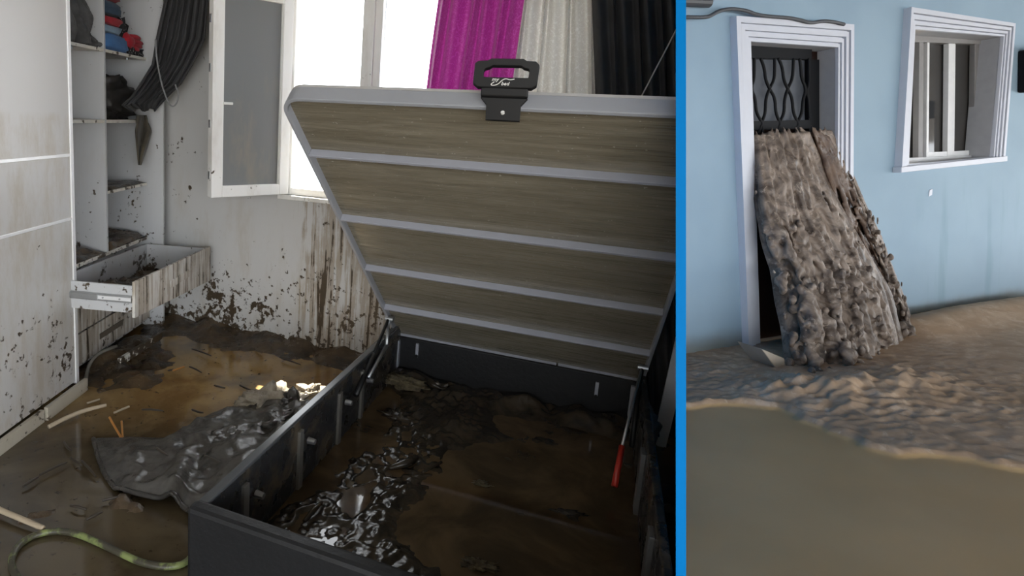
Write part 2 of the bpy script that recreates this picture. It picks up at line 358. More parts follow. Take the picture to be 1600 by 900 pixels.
MB().hexa([(nb[0]+.02, -e+.018, zb0+.008), (fb[0]-.03, -e+.018, zb1+.008), (fb[0]-.03, yb-.014, zb1+.008), (nb[0]+.02, yb-.014, zb0+.008), (nb[0]+.02, -e+.018, zb0+.016), (fb[0]-.03, -e+.018, zb1+.016), (fb[0]-.03, yb-.014, zb1+.016), (nb[0]+.02, yb-.014, zb0+.016)]).build('drawer_bottom', M_lam_in, t)
zs = (zt0+zb0)/2-.005
sl = MB().box(nb[0]-.006, nb[0]+.006, -e+.02, yb, zs-.022, zs+.022).build('drawer_slide', M_steel, t, bevel=.002)
MB().box(nb[0]-.010, nb[0]-.005, -e+.02, -.16, zs-.011, zs+.011).build('slide_rail', M_alu, sl, bevel=.002)
MB().box(nb[0]-.013, nb[0]-.004, -.17, .0, zs-.017, zs+.017).build('slide_rail', M_steel, sl, bevel=.002)
for y in (-.3, -.2, -.08): MB().tube([(nb[0]-.014, y, zs), (nb[0]-.004, y, zs)], .005).build('screw', M_steel, sl)
# fallen plinth board under the drawers
A, Bp = floor_at(186, 573, .03), floor_at(251, 530, .03)
PFb = Frame((A[0], A[1], .035), (Bp[0]-A[0], Bp[1]-A[1], 0)); ln = float(np.linalg.norm(Bp-A))
tag(MB().box(0, ln, -.012, .012, 0, .05).build('plinth_board', dirty('chipped_board', (.70, .68, .62), splat=.535, zlow=1, low=.05), frame=PFb, bevel=.002), 'mud-flecked white plinth board lying below the open drawer', 'board')
# mud lying in the bay
def mudpatch(name, fr, x0, x1, y0, y1, z0, h, label, seed, mat=M_mud, n=(40, 30), slope=0.):
    def fn(u, v):
        x, y = x0+(x1-x0)*u, y0+(y1-y0)*v
        ed = min(1, min(u, 1-u)*8)*min(1, (1-v)*8+.5)*min(1, v*12+.15)
        return (x, y, z0+.001+h*ed*max(0, .6+.75*fbm((x*4+seed, y*4, seed), 4)+slope*v))
    return tag(MB().grid(fn, *n).build(name, mat, frame=fr, smooth=True), label, 'mud', kind='stuff')
mudpatch('mud_deposit', WF, .01, AD-.005, BS, .6, .715, .04, 'brown mud deposit on the left bottom shelf of the wardrobe', 1, slope=1.2)
mudpatch('mud_deposit', WF, AD+.025, AS-.005, BS, .6, .715, .045, 'brown mud deposit on the right bottom shelf above the drawer', 2, slope=1.0)
mudpatch('mud_deposit', WF, AD+.025, AS-.005, BS, .6, 1.125, .022, 'thin mud layer on the short right shelf of the wardrobe', 3)
tag(MB().grid(lambda u, v: (nb[0]+.03+(fb[0]-nb[0]-.07)*u, -e+.03+(yb+e-.05)*v, zb0+.018+(zb1-zb0)*u+.05*max(0, fbm((u*5, v*4, 2), 4)+.35*math.exp(-((u-.3)/.3)**2))), 30, 26).build('mud_deposit', M_mud, frame=WF, smooth=True), 'clump of mud and debris inside the open drawer', 'mud', kind='stuff')

# clothes in the bay
F_grey = fabric('grey_cloth', (.10, .10, .10), (.045, .045, .045)); F_black = fabric('black_wet_cloth', (.010, .0095, .009), (.024, .021, .019), rough=.6, sheen=0.)
F_red = fabric('red_cloth', (.42, .015, .03), (.26, .01, .02)); F_blue = fabric('blue_cloth', (.06, .17, .38), (.04, .12, .28)); F_teal = fabric('dark_blue_cloth', (.03, .06, .10))
mfl = Mat('black_floral_cloth', .85); mfl.base(mfl.mix(mfl.mr(mfl.noise(60, 3, .6), .6, .63), (.014, .014, .016), (.55, .55, .52))); F_flor = mfl.m
F_light = fabric('blue_grey_cloth', (.22, .32, .42))
def slabcloth(name, fr, c, r, mat, label, seed, rot=0, sq=.45, amp=.1, cat='clothing', group=None):
    return tag(MB().blob((0, 0, 0), r, amp, 1.8, seed, 28, 14, sq, rot, lo=np.array([AD+.022-c[0], -9, zt+.001-c[2]]), hi=np.array([AS-.003-c[0], 9, 9])).build(name, mat, frame=fr.at(c), smooth=True), label, cat, group)
zt = SH[0]
def sp(u, v, y): return WF.hit(1, y, u, v)
def clump(u, v, y, rx, rz, ry): c = sp(u, v, y); return (c[0], c[1], c[2])
# grey garment in the upper left compartment: draped fold surface
def grey_fn(u, v):
    x = .16+.385*u; top = zt+.62-.56*u**1.6; z = zt+.01+(top-zt)*v
    y = BS+.04+.07*v+.03*math.sin(u*16+v*5)+.03*fbm((u*4, v*4, 4), 3)
    return (x+.03*math.sin(v*9), y, z)
tag(MB().grid(grey_fn, 50, 40).build('grey_garment', F_grey, frame=WF, smooth=True, solid=.02), 'crumpled dark grey garment heaped in the upper left compartment', 'clothing')
ox = AD+.02
slabcloth('folded_garment', WF, (ox+.16, BS+.15, zt+.055), (.17, .15, .055), F_blue, 'bright blue folded garment at the bottom of the clothes pile', 1, amp=.15)
slabcloth('folded_garment', WF, (ox+.13, BS+.16, zt+.135), (.15, .15, .03), F_light, 'pale blue grey folded garment in the clothes pile', 2, amp=.15)
slabcloth('folded_garment', WF, (ox+.125, BS+.16, zt+.195), (.145, .15, .03), F_red, 'thin red folded garment between blue layers of the clothes pile', 3, amp=.15)
slabcloth('folded_garment', WF, (ox+.12, BS+.16, zt+.27), (.14, .15, .045), F_teal, 'dark blue folded garment below the red top layer', 4, amp=.15)
slabcloth('folded_garment', WF, (ox+.12, BS+.16, zt+.375), (.14, .15, .06), F_red, 'red folded garment near the top of the clothes pile', 5, amp=.18)
slabcloth('folded_garment', WF, (ox+.07, BS+.15, zt+.50), (.09, .13, .065), F_red, 'crumpled red garment on top of the clothes pile', 6, amp=.3)
slabcloth('floral_garment', WF, (ox+.31, BS+.17, zt+.09), (.06, .12, .17), F_flor, 'black garment with white floral print sliding off the pile', 7, rot=.2, amp=.3)
slabcloth('floral_garment', WF, (ox+.43, BS+.07, zt+.03), (.11, .06, .028), F_flor, 'end of a black and white patterned cloth on the shelf edge', 8, amp=.3)
g_ = thing('red_glove', WF.at((ox+.36, BS+.05, zt+.06)), 'red knitted glove hanging over the shelf edge', 'glove')
MB().blob((.0, .0, .025), (.06, .05, .06), .2, 2, 9).build('palm', F_red, g_, smooth=True)
for k, (dx, dz, l) in enumerate(((.03, .065, .10), (.035, .035, .13), (.03, .01, .12), (.02, -.015, .09))): MB().tube([(dx, -.01, dz), (dx+l*.5, -.03, dz+.005), (dx+l, -.03, dz)], [.019, .019, .012], 8, 1).build('finger', F_red, g_, smooth=True)
# black heap on the middle shelf and the strip hanging from it
z2 = SH[1]
tag(MB().blob((0, 0, 0), (.25, .17, .15), .45, 2.4, 11, 44, 26, .75, lo=np.array([-.155, -9, -.139]), hi=np.array([.36, 9, 9])).build('black_bag', F_black, frame=WF.at((ox+.16, BS+.15, z2+.14)), smooth=True), 'black crumpled bag slumped on the middle right shelf', 'bag')
hp = [(226, 182), (218, 205), (216, 235), (222, 258)]
def strip(u, v):
    us = [214, 212, 214, 217]; ue = [228, 236, 230, 220]; vv = [180, 205, 228, 258]
    k = v*3; i = min(2, int(k)); f_ = k-i
    a = us[i]*(1-f_)+us[i+1]*f_; b = ue[i]*(1-f_)+ue[i+1]*f_; y = vv[i]*(1-f_)+vv[i+1]*f_
    p = WF.hit(1, BS-.03-.02*math.sin(u*7+v*4), a+(b-a)*u, y); return p
tag(MB().grid(strip, 14, 26).build('muddy_sock', fabric('muddy_dark_cloth', (.035, .030, .022), (.09, .075, .05), .6), frame=WF, smooth=True, solid=.012), 'dark muddy cloth strip dangling from the middle shelf', 'cloth')

# ------------------------------------------------------------------ curtains
def depth(P): return float((np.asarray(P)-EYE)@CF)
F_dark = fabric('charcoal_curtain', (.046, .046, .048), (.032, .032, .034), rough=.8, sheen=.05)
rows = [(-90, 268, 338), (0, 257, 325), (60, 244, 320), (100, 237, 301), (130, 218, 283), (150, 204, 262), (163, 190, 250), (172, 205, 243)]
def drape(u, v):
    k = v*(len(rows)-1); i = min(len(rows)-2, int(k)); f_ = k-i
    y, a, b = [rows[i][j]*(1-f_)+rows[i+1][j]*f_ for j in range(3)]
    uu = a+(b-a)*u
    dt = depth(KF.w(KF.hit(1, -.14, uu, y))); db = depth(WF.w(WF.hit(1, .03, uu, y)))
    g = min(1, max(0, (y+20)/170)); dd = dt*(1-g)+min(db, dt)*g
    amp = .035*(1-.4*g)
    return EYE+ray(uu+1.5*math.sin(u*50), y+2.5*math.sin(u*13+.6)*g)*(dd-amp*(1+math.sin(u*44+v*2))-.02*fbm((u*6, v*5, 1), 3))
dr = tag(MB().grid(drape, 110, 50).build('draped_curtain', F_dark, smooth=True, solid=.006), 'dark grey pleated curtain pulled aside and stuffed into the wardrobe bay', 'curtain')
cpts = [(243, 62), (245, 95), (252, 130), (262, 160), (270, 168), (277, 160), (279, 148), (274, 132)]
tag(MB().tube([EYE+ray(u, v)*(depth(drape((u-237)/60, .5))-.14) for u, v in cpts], .006, 8, 2).build('tieback_cord', plain('grey_cord', (.22, .22, .22), .7), smooth=True), 'thin grey cord looping below the draped dark curtain', 'cord')
def curtain(name, tops, bots, y, folds, amp, mat, label, zb=.3, ztop=2.62, seed=0, cat='curtain'):
    a0, a1 = KF.hit(1, y, tops[0], 10), KF.hit(1, y, tops[1], 10); b0, b1 = KF.hit(1, y, bots[0], 160), KF.hit(1, y, bots[1], 160)
    def fn(u, v):
        z = ztop+(zb-ztop)*v
        f0 = (z-a0[2])/(b0[2]-a0[2]); x0 = a0[0]+(b0[0]-a0[0])*f0; x1 = a1[0]+(b1[0]-a1[0])*f0
        ph = u*folds*2*math.pi+seed+1.2*fbm((u*3, seed, .3), 2)
        return (x0+(x1-x0)*u+.012*math.sin(ph*.5+v*2), y+amp*math.sin(ph)*(.75+.4*fbm((u*5, v*1.5, seed), 2))+.02*fbm((u*4, v*3, seed+5), 2), z)
    return tag(MB().grid(fn, 160, 26).build(name, mat, frame=KF, smooth=True, clip=CL), label, cat)
mp = Mat('purple_damask', .55); pt = mp.mr(mp.vor(9, (1, 1, .8), 'SMOOTH_F1'), .1, .5); pn = mp.mr(mp.noise(26, 4, .6, dist=3.5), .52, .56)
mp.base(mp.mix(mp.ma('MULTIPLY', pn, .55), (.27, .010, .18), (.46, .10, .37))); mp.b.inputs['Sheen Weight'].default_value = .3
def translucent(m, amt, col):
    out = m.t.nodes['Material Output']; tr = m.n('BsdfTranslucent'); tr.inputs['Color'].default_value = (*col, 1); mx = m.n('MixShader'); mx.inputs[0].default_value = amt
    m.t.links.new(m.b.outputs[0], mx.inputs[1]); m.t.links.new(tr.outputs[0], mx.inputs[2]); m.t.links.new(mx.outputs[0], out.inputs[0])
translucent(mp, .085, (.75, .04, .50))
curtain('purple_curtain', (680, 822), (659, 800), -.10, 6, .035, mp.m, 'bright magenta purple patterned curtain beside the open window', zb=.3, seed=1)
msx = Mat('sheer_curtain', .75); msx.base(msx.mix(msx.mr(msx.noise(30, 4, .6, dist=3), .54, .58), (.60, .58, .54), (.72, .71, .68))); translucent(msx, .14, (.75, .73, .68))
curtain('sheer_curtain', (815, 938), (795, 946), -.13, 7, .028, msx.m, 'off-white sheer curtain between the purple and charcoal curtains', zb=.3, seed=4)
curtain('charcoal_curtain', (928, 1075), (934, 1085), -.19, 8, .035, F_dark, 'charcoal pleated curtain at the right end of the window wall', zb=.02, seed=7)
a, b = KF.hit(1, -.27, 1056, 48), KF.hit(1, -.27, 988, 178)
tag(MB().tube([b+(b-a)*.9, b, a, a+(a-b)*.5], .004, 6).build('curtain_cord', plain('pale_cord', (.5, .48, .45), .6), frame=KF, clip=CL), 'thin pale cord stretched diagonally in front of the charcoal curtain', 'cord')

# ------------------------------------------------------------------ storage bed
TH, BL, ZH, BW, LL, ZT = .7415, 2.0293, .307, 1.4573, 2.1392, .405
ct, st_ = math.cos(TH), math.sin(TH)
def lid(x, m, tt): return (x, BL-m*ct+tt*st_, ZH+m*st_+tt*ct)
M_bed = plain('dark_leatherette', (.013, .0135, .015), .5, var=.2, bump=.25, bscale=45, spec=.3)
mr_ = Mat('muddy_black_board', .4); mr_.base(mr_.mix(mr_.mr(mr_.noise(7, 6, .7), .5, .62), (.022, .023, .025), (.085, .066, .045))); mr_.rough(mr_.mr(mr_.noise(10, 4), .4, .6, .2, .5)); mr_.bump(mr_.noise(30, 5), .3, .004); M_rail = mr_.m
M_rim = plain('grey_edge_profile', (.30, .31, .335), .35, .0, var=.06); M_slat = plain('grey_steel_slat', (.36, .37, .42), .4, .15, var=.06)
mb = Mat('grey_oak_board', .30); g1 = mb.noise(3.0, 5, .6, vec=(.5, 9, 9), dist=.6); g2 = mb.noise(16, 4, .6, vec=(.25, 8, 8))
bc = mb.mix(mb.mr(g1, .3, .7), (.145, .125, .088), (.235, .208, .155)); bc = mb.mix(mb.mr(g2, .5, .75, 0, .55), bc, (.09, .076, .05))
bc = mb.mix(mb.mr(mb.noise(75, 3, .5), .69, .72), bc, (.40, .38, .32)); mb.base(bc); mb.rough(mb.mr(g2, .3, .7, .22, .38)); M_board = mb.m
M_blk = plain('black_metal', (.006, .006, .0065), .45, .0, spec=.3)
t = thing('storage_bed', BF, 'dark storage bed base full of mud with its slatted lid tilted up', 'bed')
fl_ = MB().box(0, .032, .03, BL, .0, ZT).build('side_rail', M_rail, t, bevel=.006)
MB().box(-.002, .034, .02, BL, ZT-.012, ZT+.004).build('rail_cap', plain('wet_rail_cap', (.07, .075, .08), .22), fl_, bevel=.004)
MB().box(BW-.032, BW, .03, BL, .0, ZT).build('side_rail', M_rail, t, bevel=.006)
MB().box(-.012, BW+.012, -.03, .028, .0, ZT+.006).build('footboard', M_bed, t, bevel=.016)
MB().box(.0, BW, BL-.02, BL+.005, .0, ZH+.02).build('head_panel', M_bed, t, bevel=.004)
# inner side posts and catches
for (u, v) in ((384, 775), (470, 700), (531, 645), (566, 610)):
    p = BF.hit(0, .04, u, v); y = p[1]
    o = MB().box(.030, .046, y-.018, y+.018, .05, ZT-.06).build('side_post', plain('side_post_steel', (.20, .19, .17), .4, .5) if u == 384 else bpy.data.materials['side_post_steel'], t, bevel=.003)
    MB().tube([(.04, y+.07, ZT-.14), (.075, y+.07, ZT-.14)], [.016, .012], 10).build('catch', M_steel, o, smooth=False)
for y in (1.80, 1.18, .62):
    MB().box(BW-.05, BW-.031, y-.035, y+.035, .05, ZT-.05).build('side_post', plain('grey_post', (.16, .16, .16), .45, .4), t, bevel=.003)
for (u, v) in ((652, 548), (932, 610)):
    p = BF.hit(1, BL-.022, u, v)
    o = MB().box(p[0]-.009, p[0]+.009, BL-.034, BL-.019, p[2]-.04, p[2]+.05).build('hinge_strap', M_slat, t, bevel=.002)
    MB().tube([(p[0], BL-.042, p[2]-.03), (p[0], BL-.03, p[2]-.03)], .010, 10).build('bolt', M_blk, o)
MB().box(.015, .04, BL-.05, BL-.019, .13, ZH).build('corner_strap', M_slat, t, bevel=.002); MB().box(BW-.06, BW-.04, BL-.05, BL-.019, .13, ZH).build('corner_strap', M_slat, t, bevel=.002)
# lid
def lidpath(off, rr):
    P = [(off, -.0)]; R_ = max(.005, rr-off)
    for k in range(13):
        q_ = math.pi-math.pi/2*k/12; P.append((rr+R_*math.cos(q_), LL-rr+R_*math.sin(q_)))
    P += [(BW-rr, LL-off)]
    for k in range(1, 13):
        q_ = math.pi/2-math.pi/2*k/12; P.append((BW-rr+R_*math.cos(q_), LL-rr+R_*math.sin(q_)))
    return P+[(BW-off, -.0)]
RO, TT = .085, .062
def rim(o_, i_, t0, t1):
    n = len(o_); V = [lid(x, m, t0) for x, m in o_]+[lid(x, m, t0) for x, m in i_]+[lid(x, m, t1) for x, m in o_]+[lid(x, m, t1) for x, m in i_]
    F = []
    for k in range(n-1): F += [(k, k+1, n+k+1, n+k), (2*n+k, 3*n+k, 3*n+k+1, 2*n+k+1), (k, 2*n+k, 2*n+k+1, k+1), (n+k, n+k+1, 3*n+k+1, 3*n+k)]
    F += [(0, n, 3*n, 2*n), (n-1, 3*n-1, 4*n-1, 2*n-1)]
    return MB().add(V, F)
rim(lidpath(0, RO), lidpath(.016, RO), 0, TT).build('lid_rim', M_rim, t, clip=CL, bevel=.003)
op = lidpath(.016, RO)
MB().prism([lid(x, m, .034) for x, m in op], np.array(lid(0, 0, TT-.004))-np.array(lid(0, 0, .034))).build('lid_board', M_board, t, clip=CL)
rim(lidpath(.001, RO), lidpath(.03, RO), TT, TT+.012).build('mattress_lip', plain('pale_lip', (.42, .41, .40), .7), t, clip=CL)
for i in range(4):
    m = LL-.3309-.4652*i
    V = [lid(x, m_, t_) for t_ in (0, .034) for x, m_ in ((.016, m-.004), (BW-.016, m-.004), (BW-.016, m+.010), (.016, m+.010))]
    MB().hexa(V).build('lid_slat', M_slat, t, clip=CL, bevel=.0015)
for xa, xb in ((.016, .99), (1.0, BW-.016)):
    V = [lid(x, m_, t_) for t_ in (-.002, .034) for x, m_ in ((xa, -.004), (xb, -.004), (xb, .008), (xa, .008))]
    MB().hexa(V).build('lid_bottom_bar', M_slat, t, bevel=.0015)
# pull handle on the lid's free edge
c = None
# solve the position of the handle on the end face from its place on the rim
best = min(((abs((lambda P: PX+FPX*((P-EYE)@CR)/((P-EYE)@CF))(BF.w(lid(x/1000, LL, .03)))-790), x/1000) for x in range(300, 1400, 4)))
hx = best[1]
def hp_(x, up, out):      # plate in the plane of the lid's end face, standing up past the rim; up along the lid thickness then tilted back
    up = up*.76-.024; x = x*.87; p = np.array(lid(hx+x, LL+out, 0)); return p+np.array([0, -.10*up, up*.995])
def plate(poly, th, o0=.004): 
    P = [hp_(x, y, o0) for x, y in poly]; v = np.array(hp_(0, 0, o0+th))-np.array(hp_(0, 0, o0)); return MB().prism(P, v)
plate([(-.062, -.03), (.062, -.03), (.062, .032), (.084, .062), (-.084, .062), (-.062, .032)][::-1], .006).build('handle_bracket', M_blk, t, bevel=.001)
plate([(-.084, .060), (.084, .060), (.084, .098), (-.084, .098)][::-1], .014).build('handle_block', M_blk, t, bevel=.004)
outer = [(-.095, .092), (.095, .092), (.112, .105), (.116, .185), (.104, .198), (.072, .200), (.060, .208), (-.052, .208), (-.064, .200), (-.098, .198), (-.110, .188), (-.114, .108)]
inner = [(-.075, .134), (.0, .134), (.082, .134), (.082, .150), (.080, .165), (.072, .170), (.060, .172), (.052, .180), (-.046, .180), (-.056, .172), (-.068, .166), (-.076, .155)]
inner = [(-.075, .134), (.081, .134), (.082, .142), (.083, .162), (.079, .168), (.064, .172), (.054, .180), (-.046, .180), (-.056, .172), (-.070, .168), (-.076, .160), (-.077, .142)]
def plate_ring(o_, i_, th, o0):
    n = len(o_); V = []
    for k in (o0, o0+th): V += [hp_(x, y, k) for x, y in o_]+[hp_(x, y, k) for x, y in i_]
    F = []
    for k in range(n):
        j = (k+1) % n; F += [(k, j, n+j, n+k), (2*n+k, 3*n+k, 3*n+j, 2*n+j), (k, 2*n+k, 2*n+j, j), (n+k, n+j, 3*n+j, 3*n+k)]
    return MB().add(V, F)
hd = plate_ring(outer, inner, .012, .010).build('pull_handle', M_blk, t, bevel=.002)
P0 = np.array(hp_(.0, -.002, .0105)); P1 = np.array(hp_(.0, -.002, .017))
MB().tube([P0, P1], .006, 12).build('rivet', M_plastw, t)
def lettering(txt, x, y, size, parent):
    cu = bpy.data.curves.new('txt', 'FONT'); cu.body = txt; cu.size = size; cu.extrude = .0005; cu.shear = .25
    ob = bpy.data.objects.new('txt', cu); COL.objects.link(ob); dg = bpy.context.evaluated_depsgraph_get(); me = bpy.data.meshes.new_from_object(ob.evaluated_get(dg)); bpy.data.objects.remove(ob)
    ux = np.array(hp_(1, 0, 0))-np.array(hp_(0, 0, 0)); uy = np.array(hp_(0, 1, 0))-np.array(hp_(0, 0, 0)); uo = np.array(hp_(0, 0, 1))-np.array(hp_(0, 0, 0)); o0 = np.array(hp_(x, y, .0225))
    for v_ in me.vertices: q_ = o0+ux*v_.co[0]+uy*v_.co[1]+uo*v_.co[2]; v_.co = q_
    me.materials.clear(); me.materials.append(M_plastw); o = bpy.data.objects.new('lettering', me); COL.objects.link(o); o.parent = parent
lettering('my', -.046, .117, .020, hd); lettering('bed', -.012, .101, .019, hd)
MB().tube([hp_(x, y, .0228) for x, y in ((-.036, .113), (-.048, .104), (-.046, .099), (-.034, .099), (-.02, .106), (-.010, .120), (.004, .128), (.018, .122), (.034, .126))], .0013, 6, 2).build('logo_swirl', M_plastw, hd)
# lift mechanism
def link(name, a, b, r, mat, n=8): return MB().tube([a, b], r, n).build(name, mat, t, smooth=True)
LA = np.array(lid(.02, .30, -.005)); lo = BF.hit(0, .06, 556, 618); lo2 = BF.hit(0, .06, 604, 540)
link('gas_strut', LA, LA*.45+lo*.55, .010, M_blk); link('strut_rod', LA*.5+lo*.5, lo, .016, M_blk)
link('lift_arm', LA, lo2, .012, M_steel); link('lift_arm', lo2, BF.hit(0, .06, 575, 590), .012, M_steel)
MB().tube([LA+np.array([-.02, 0, 0]), LA+np.array([.03, 0, 0])], .018, 12).build('pivot', M_steel, t)
M_red = plain('red_cylinder', (.45, .03, .018), .35)
RA = np.array(lid(BW-.035, .28, -.01)); r1 = BF.hit(0, BW-.112, 972, 697); r2 = BF.hit(0, BW-.132, 960, 760)
link('strut_rod', RA, r1, .007, M_steel); link('gas_strut', r1, r2, .014, M_red); link('lift_arm', RA, np.array([BW-.06, 1.5, .2]), .012, M_blk)
MB().tube([RA+np.array([-.02, 0, 0]), RA+np.array([.03, 0, 0])], .016, 12).build('pivot', M_steel, t)

# mud and water inside the bed box
WZ = .075
def bedmud(x, y):
    u = x/BW; h = WZ-.022+.018*fbm((x*2.2, y*2.2, 8), 4)
    strip_ = math.exp(-((x-.20-.14*y)/.22)**2)*(1 if y < 1.75 else math.exp(-((y-1.75)/.12)**2))*min(1, y/.3+.35)
    low = math.exp(-((y-.44+.05*x)/.11)**2)*math.exp(-((x-.48)/.32)**2)
    pool = math.exp(-((x-.30)/.06)**2-((y-.70)/.10)**2)+math.exp(-((x-.30)/.08)**2-((y-.36)/.04)**2)
    m = min(1, max(0, strip_+.8*low-1.3*pool))
    rid = 1-abs(mnoise.noise(Vector((x*17, y*13, 2.2))))*2.2
    h += min(1, m*1.6)*(.026+(.009+.006*max(0, y-.8))*rid+(.006+.005*max(0, y-.8))*fbm((x*38, y*30, 4), 3))
    head = math.exp(-((y-1.93)/.12)**2); h += head*(.075+.05*fbm((x*5, y*5, 7), 4))
    mid = math.exp(-((y-1.05-.10*math.sin(x*5))/.06)**2)*min(1, max(0, (x-.5)*4)); h += mid*(.012+.03*max(0, fbm((x*9, y*9, 1), 4)))
    mid = math.exp(-((y-1.55-.05*math.sin(x*7))/.07)**2)*min(1, max(0, (x-.3)*4)); h += mid*(.015+.03*max(0, fbm((x*9, y*9, 5), 4)))
    if y < .06: h += .02
    return h
M_slime = wetmud('glossy_black_mud', (.014, .012, .010), (.055, .042, .028), .09, 7, .16, 55)
tag(MB().grid(lambda u, v: (.033+(BW-.066)*u, .03+(BL-.055)*v, bedmud(.033+(BW-.066)*u, .03+(BL-.055)*v)), 170, 230).build('bed_mud', M_slime, frame=BF, smooth=True), 'glossy wet black mud churned up inside the bed box', 'mud', kind='stuff')
mbw = Mat('brown_water_in_bed', .03); mbw.base(mbw.mix(mbw.mr(mbw.noise(3, 5, .6, dist=.5), .35, .65), (.045, .031, .018), (.115, .076, .040))); mbw.bump(mbw.noise(8, 3), .015, .01)
mbw.rough(mbw.mr(mbw.noise(5, 4), .45, .7, .01, .07))
tag(MB().grid(lambda u, v: (.033+(BW-.066)*u, .03+(BL-.055)*v, WZ), 3, 3).build('bed_water', mbw.m, frame=BF), 'dark brown water standing inside the bed box', 'water', kind='stuff')
M_wood = wetmud('soaked_wood', (.09, .06, .035), (.30, .23, .14), .4, 9, .6, 40)
M_straw = wetmud('wet_straw', (.05, .04, .022), (.20, .16, .09), .45, 30, 1., 70)
def on_bed(u, v, z): return BF.hit(2, z, u, v)
def log(name, pts, r, mat, label, cat, fr=WORLD, zs=None, group=None, nseg=10):
    return tag(MB().tube(pts, r, nseg, 2).build(name, mat, frame=fr, smooth=True), label, cat, group)
def bedlog(name, pix, z, r, label, cat, mat=M_wood): return log(name, [on_bed(u, v, z+dz) for u, v, dz in pix], r, mat, label, cat, BF)
p = on_bed(628, 597, .12); tag(MB().blob((0, 0, 0), (.13, .045, .032), .7, 3, 5, 40, 22, .9, -.1).build('driftwood', M_straw, frame=BF.at(p), smooth=True), 'pale soaked wood chunk at the head of the bed box', 'wood')
bedlog('driftwood', [(608, 732, 0), (640, 722, .02), (652, 715, .01)], .085, [.008, .022, .012], 'dark muddy lump of wood floating near the middle of the bed box', 'wood', M_slime)
bedlog('driftwood', [(660, 738, 0), (690, 722, .004)], .085, [.007, .007], 'short twig floating beside the muddy wood lump in the bed', 'twig', M_slime)
bedlog('driftwood', [(475, 815, .0), (492, 795, .02), (503, 785, .01)], .095, [.008, .012, .006], 'dark stick poking out of the shiny mud near the footboard', 'twig', M_slime)
for k, (u, v, r, lab) in enumerate(((750, 884, (.055, .022, .014), 'pale straw debris clump floating by the footboard'), (752, 756, (.035, .018, .010), 'small pale debris clump floating in mid bed'), (890, 801, (.06, .014, .008), 'low foamy debris clump floating towards the right rail'),
                                     (690, 608, (.09, .03, .03), 'brown clod of mud below the head panel of the bed'), (620, 650, (.08, .04, .03), 'dark wet clod in the shiny mud near the head of the bed'))):
    p = on_bed(u, v, WZ+.003)
    tag(MB().blob((0, 0, 0), r, .9, 3.5, k+20, 30, 18, 1, .2).build('debris_clump', M_straw if k in (0, 1) else M_slime, frame=BF.at(p), smooth=True), lab, 'debris')

# white board and silver bag beyond the bed's right rail
def kb(u, v, y=-.36): return KF.hit(1, y, u, v)
c0, c1, c2, c3 = kb(1028, 655), kb(1050, 662), kb(1076, 560), kb(1052, 548)
dn = c0-c3; k0 = c0+dn*(c0[2]-.0)/(c3[2]-c0[2]); k1 = c1+(c1-c2)*(c1[2]-.0)/(c2[2]-c1[2])
tp = (c3-c0)*.6
MBw = [k0, k1, k1+np.array([0, .02, 0]), k0+np.array([0, .02, 0]), c3+tp, c2+tp, c2+tp+np.array([0, .02, 0]), c3+tp+np.array([0, .02, 0])]
tag(MB().hexa(MBw).build('white_board', plain('chipped_white_board', (.72, .72, .72), .5), frame=KF, clip=CL), 'white board standing on end beyond the right bed rail', 'board')
P = KF.w(kb(1012, 632, -.42)); mfo = plain('crumpled_silver_film', (.45, .45, .45), .25, .6, bump=1.0, bscale=18)
tag(MB().blob((0, 0, 0), (.075, .06, .11), .5, 3, 3, 26, 16).build('crumpled_bag', mfo, frame=Frame((P[0], P[1], (.11))), smooth=True), 'crumpled silvery plastic bag behind the right bed rail', 'bag')

# ------------------------------------------------------------------ soaked rug and debris left of the bed
def poly(pts, t_):
    P = [np.array(p, float) for p in pts]; L_ = [0]
    for a, b in zip(P, P[1:]): L_.append(L_[-1]+np.linalg.norm(b-a))
    x = t_*L_[-1]
    if t_ < 0: return P[0]+(P[1]-P[0])/np.linalg.norm(P[1]-P[0])*x
    return np.array([np.interp(x, L_, [p[k] for p in P]) for k in range(len(P[0]))])
c_l = [floor_at(*p)[:2] for p in ((146, 690), (152, 715), (163, 745), (180, 768))]
c_b = [floor_at(*p)[:2] for p in ((180, 768), (205, 777), (240, 786), (275, 794), (303, 800))]
c_r = [floor_at(*p)[:2] for p in ((303, 800), (380, 742), (440, 690), (488, 648))]
c_t = [floor_at(*p)[:2] for p in ((146, 690), (200, 688), (262, 690), (330, 652), (400, 628), (488, 618))]
c_r = [BF.w((-.04, y, 0))[:2] for y in (.30, .75, 1.15, 1.62)]; c_t[-1] = c_r[-1]; c_b[-1] = c_r[0]
def rug(u, v):     # u: left -> rail, v: bottom -> top
    a = poly(c_b, u)*(1-v)+poly(c_t, u)*v; b = poly(c_l[::-1], v)*(1-u)+poly(c_r, v)*u
    c0 = (c_b[0]*(1-u)+c_b[-1]*u)*(1-v)+(c_t[0]*(1-u)+c_t[-1]*u)*v
    p = a+b-c0
    ed = min(1, u*7, (1-v)*6+.1, v*9+.25)
    h = .012+ed*(.03+.06*u*(.4+.6*v)+.03*fbm((p[0]*4, p[1]*4, 3), 4)+.022*(1-abs(mnoise.noise(Vector((p[0]*9, p[1]*7, .5))))*2)*(.3+u))
    h += .04*math.exp(-((u-.42)/.05)**2)*max(0, 1-v*1.6)
    return (p[0], p[1], max(.004, h))
M_rug = wetmud('soaked_grey_textile', (.026, .024, .021), (.080, .075, .068), .10, 9, .28, 40)
t = thing('soaked_rug', WORLD.at((0, 0, 0)), 'mud-soaked grey rug sagging on the floor beside the bed rail', 'rug')
MB().grid(rug, 110, 90).build('cloth', M_rug, t, smooth=True, solid=.01)
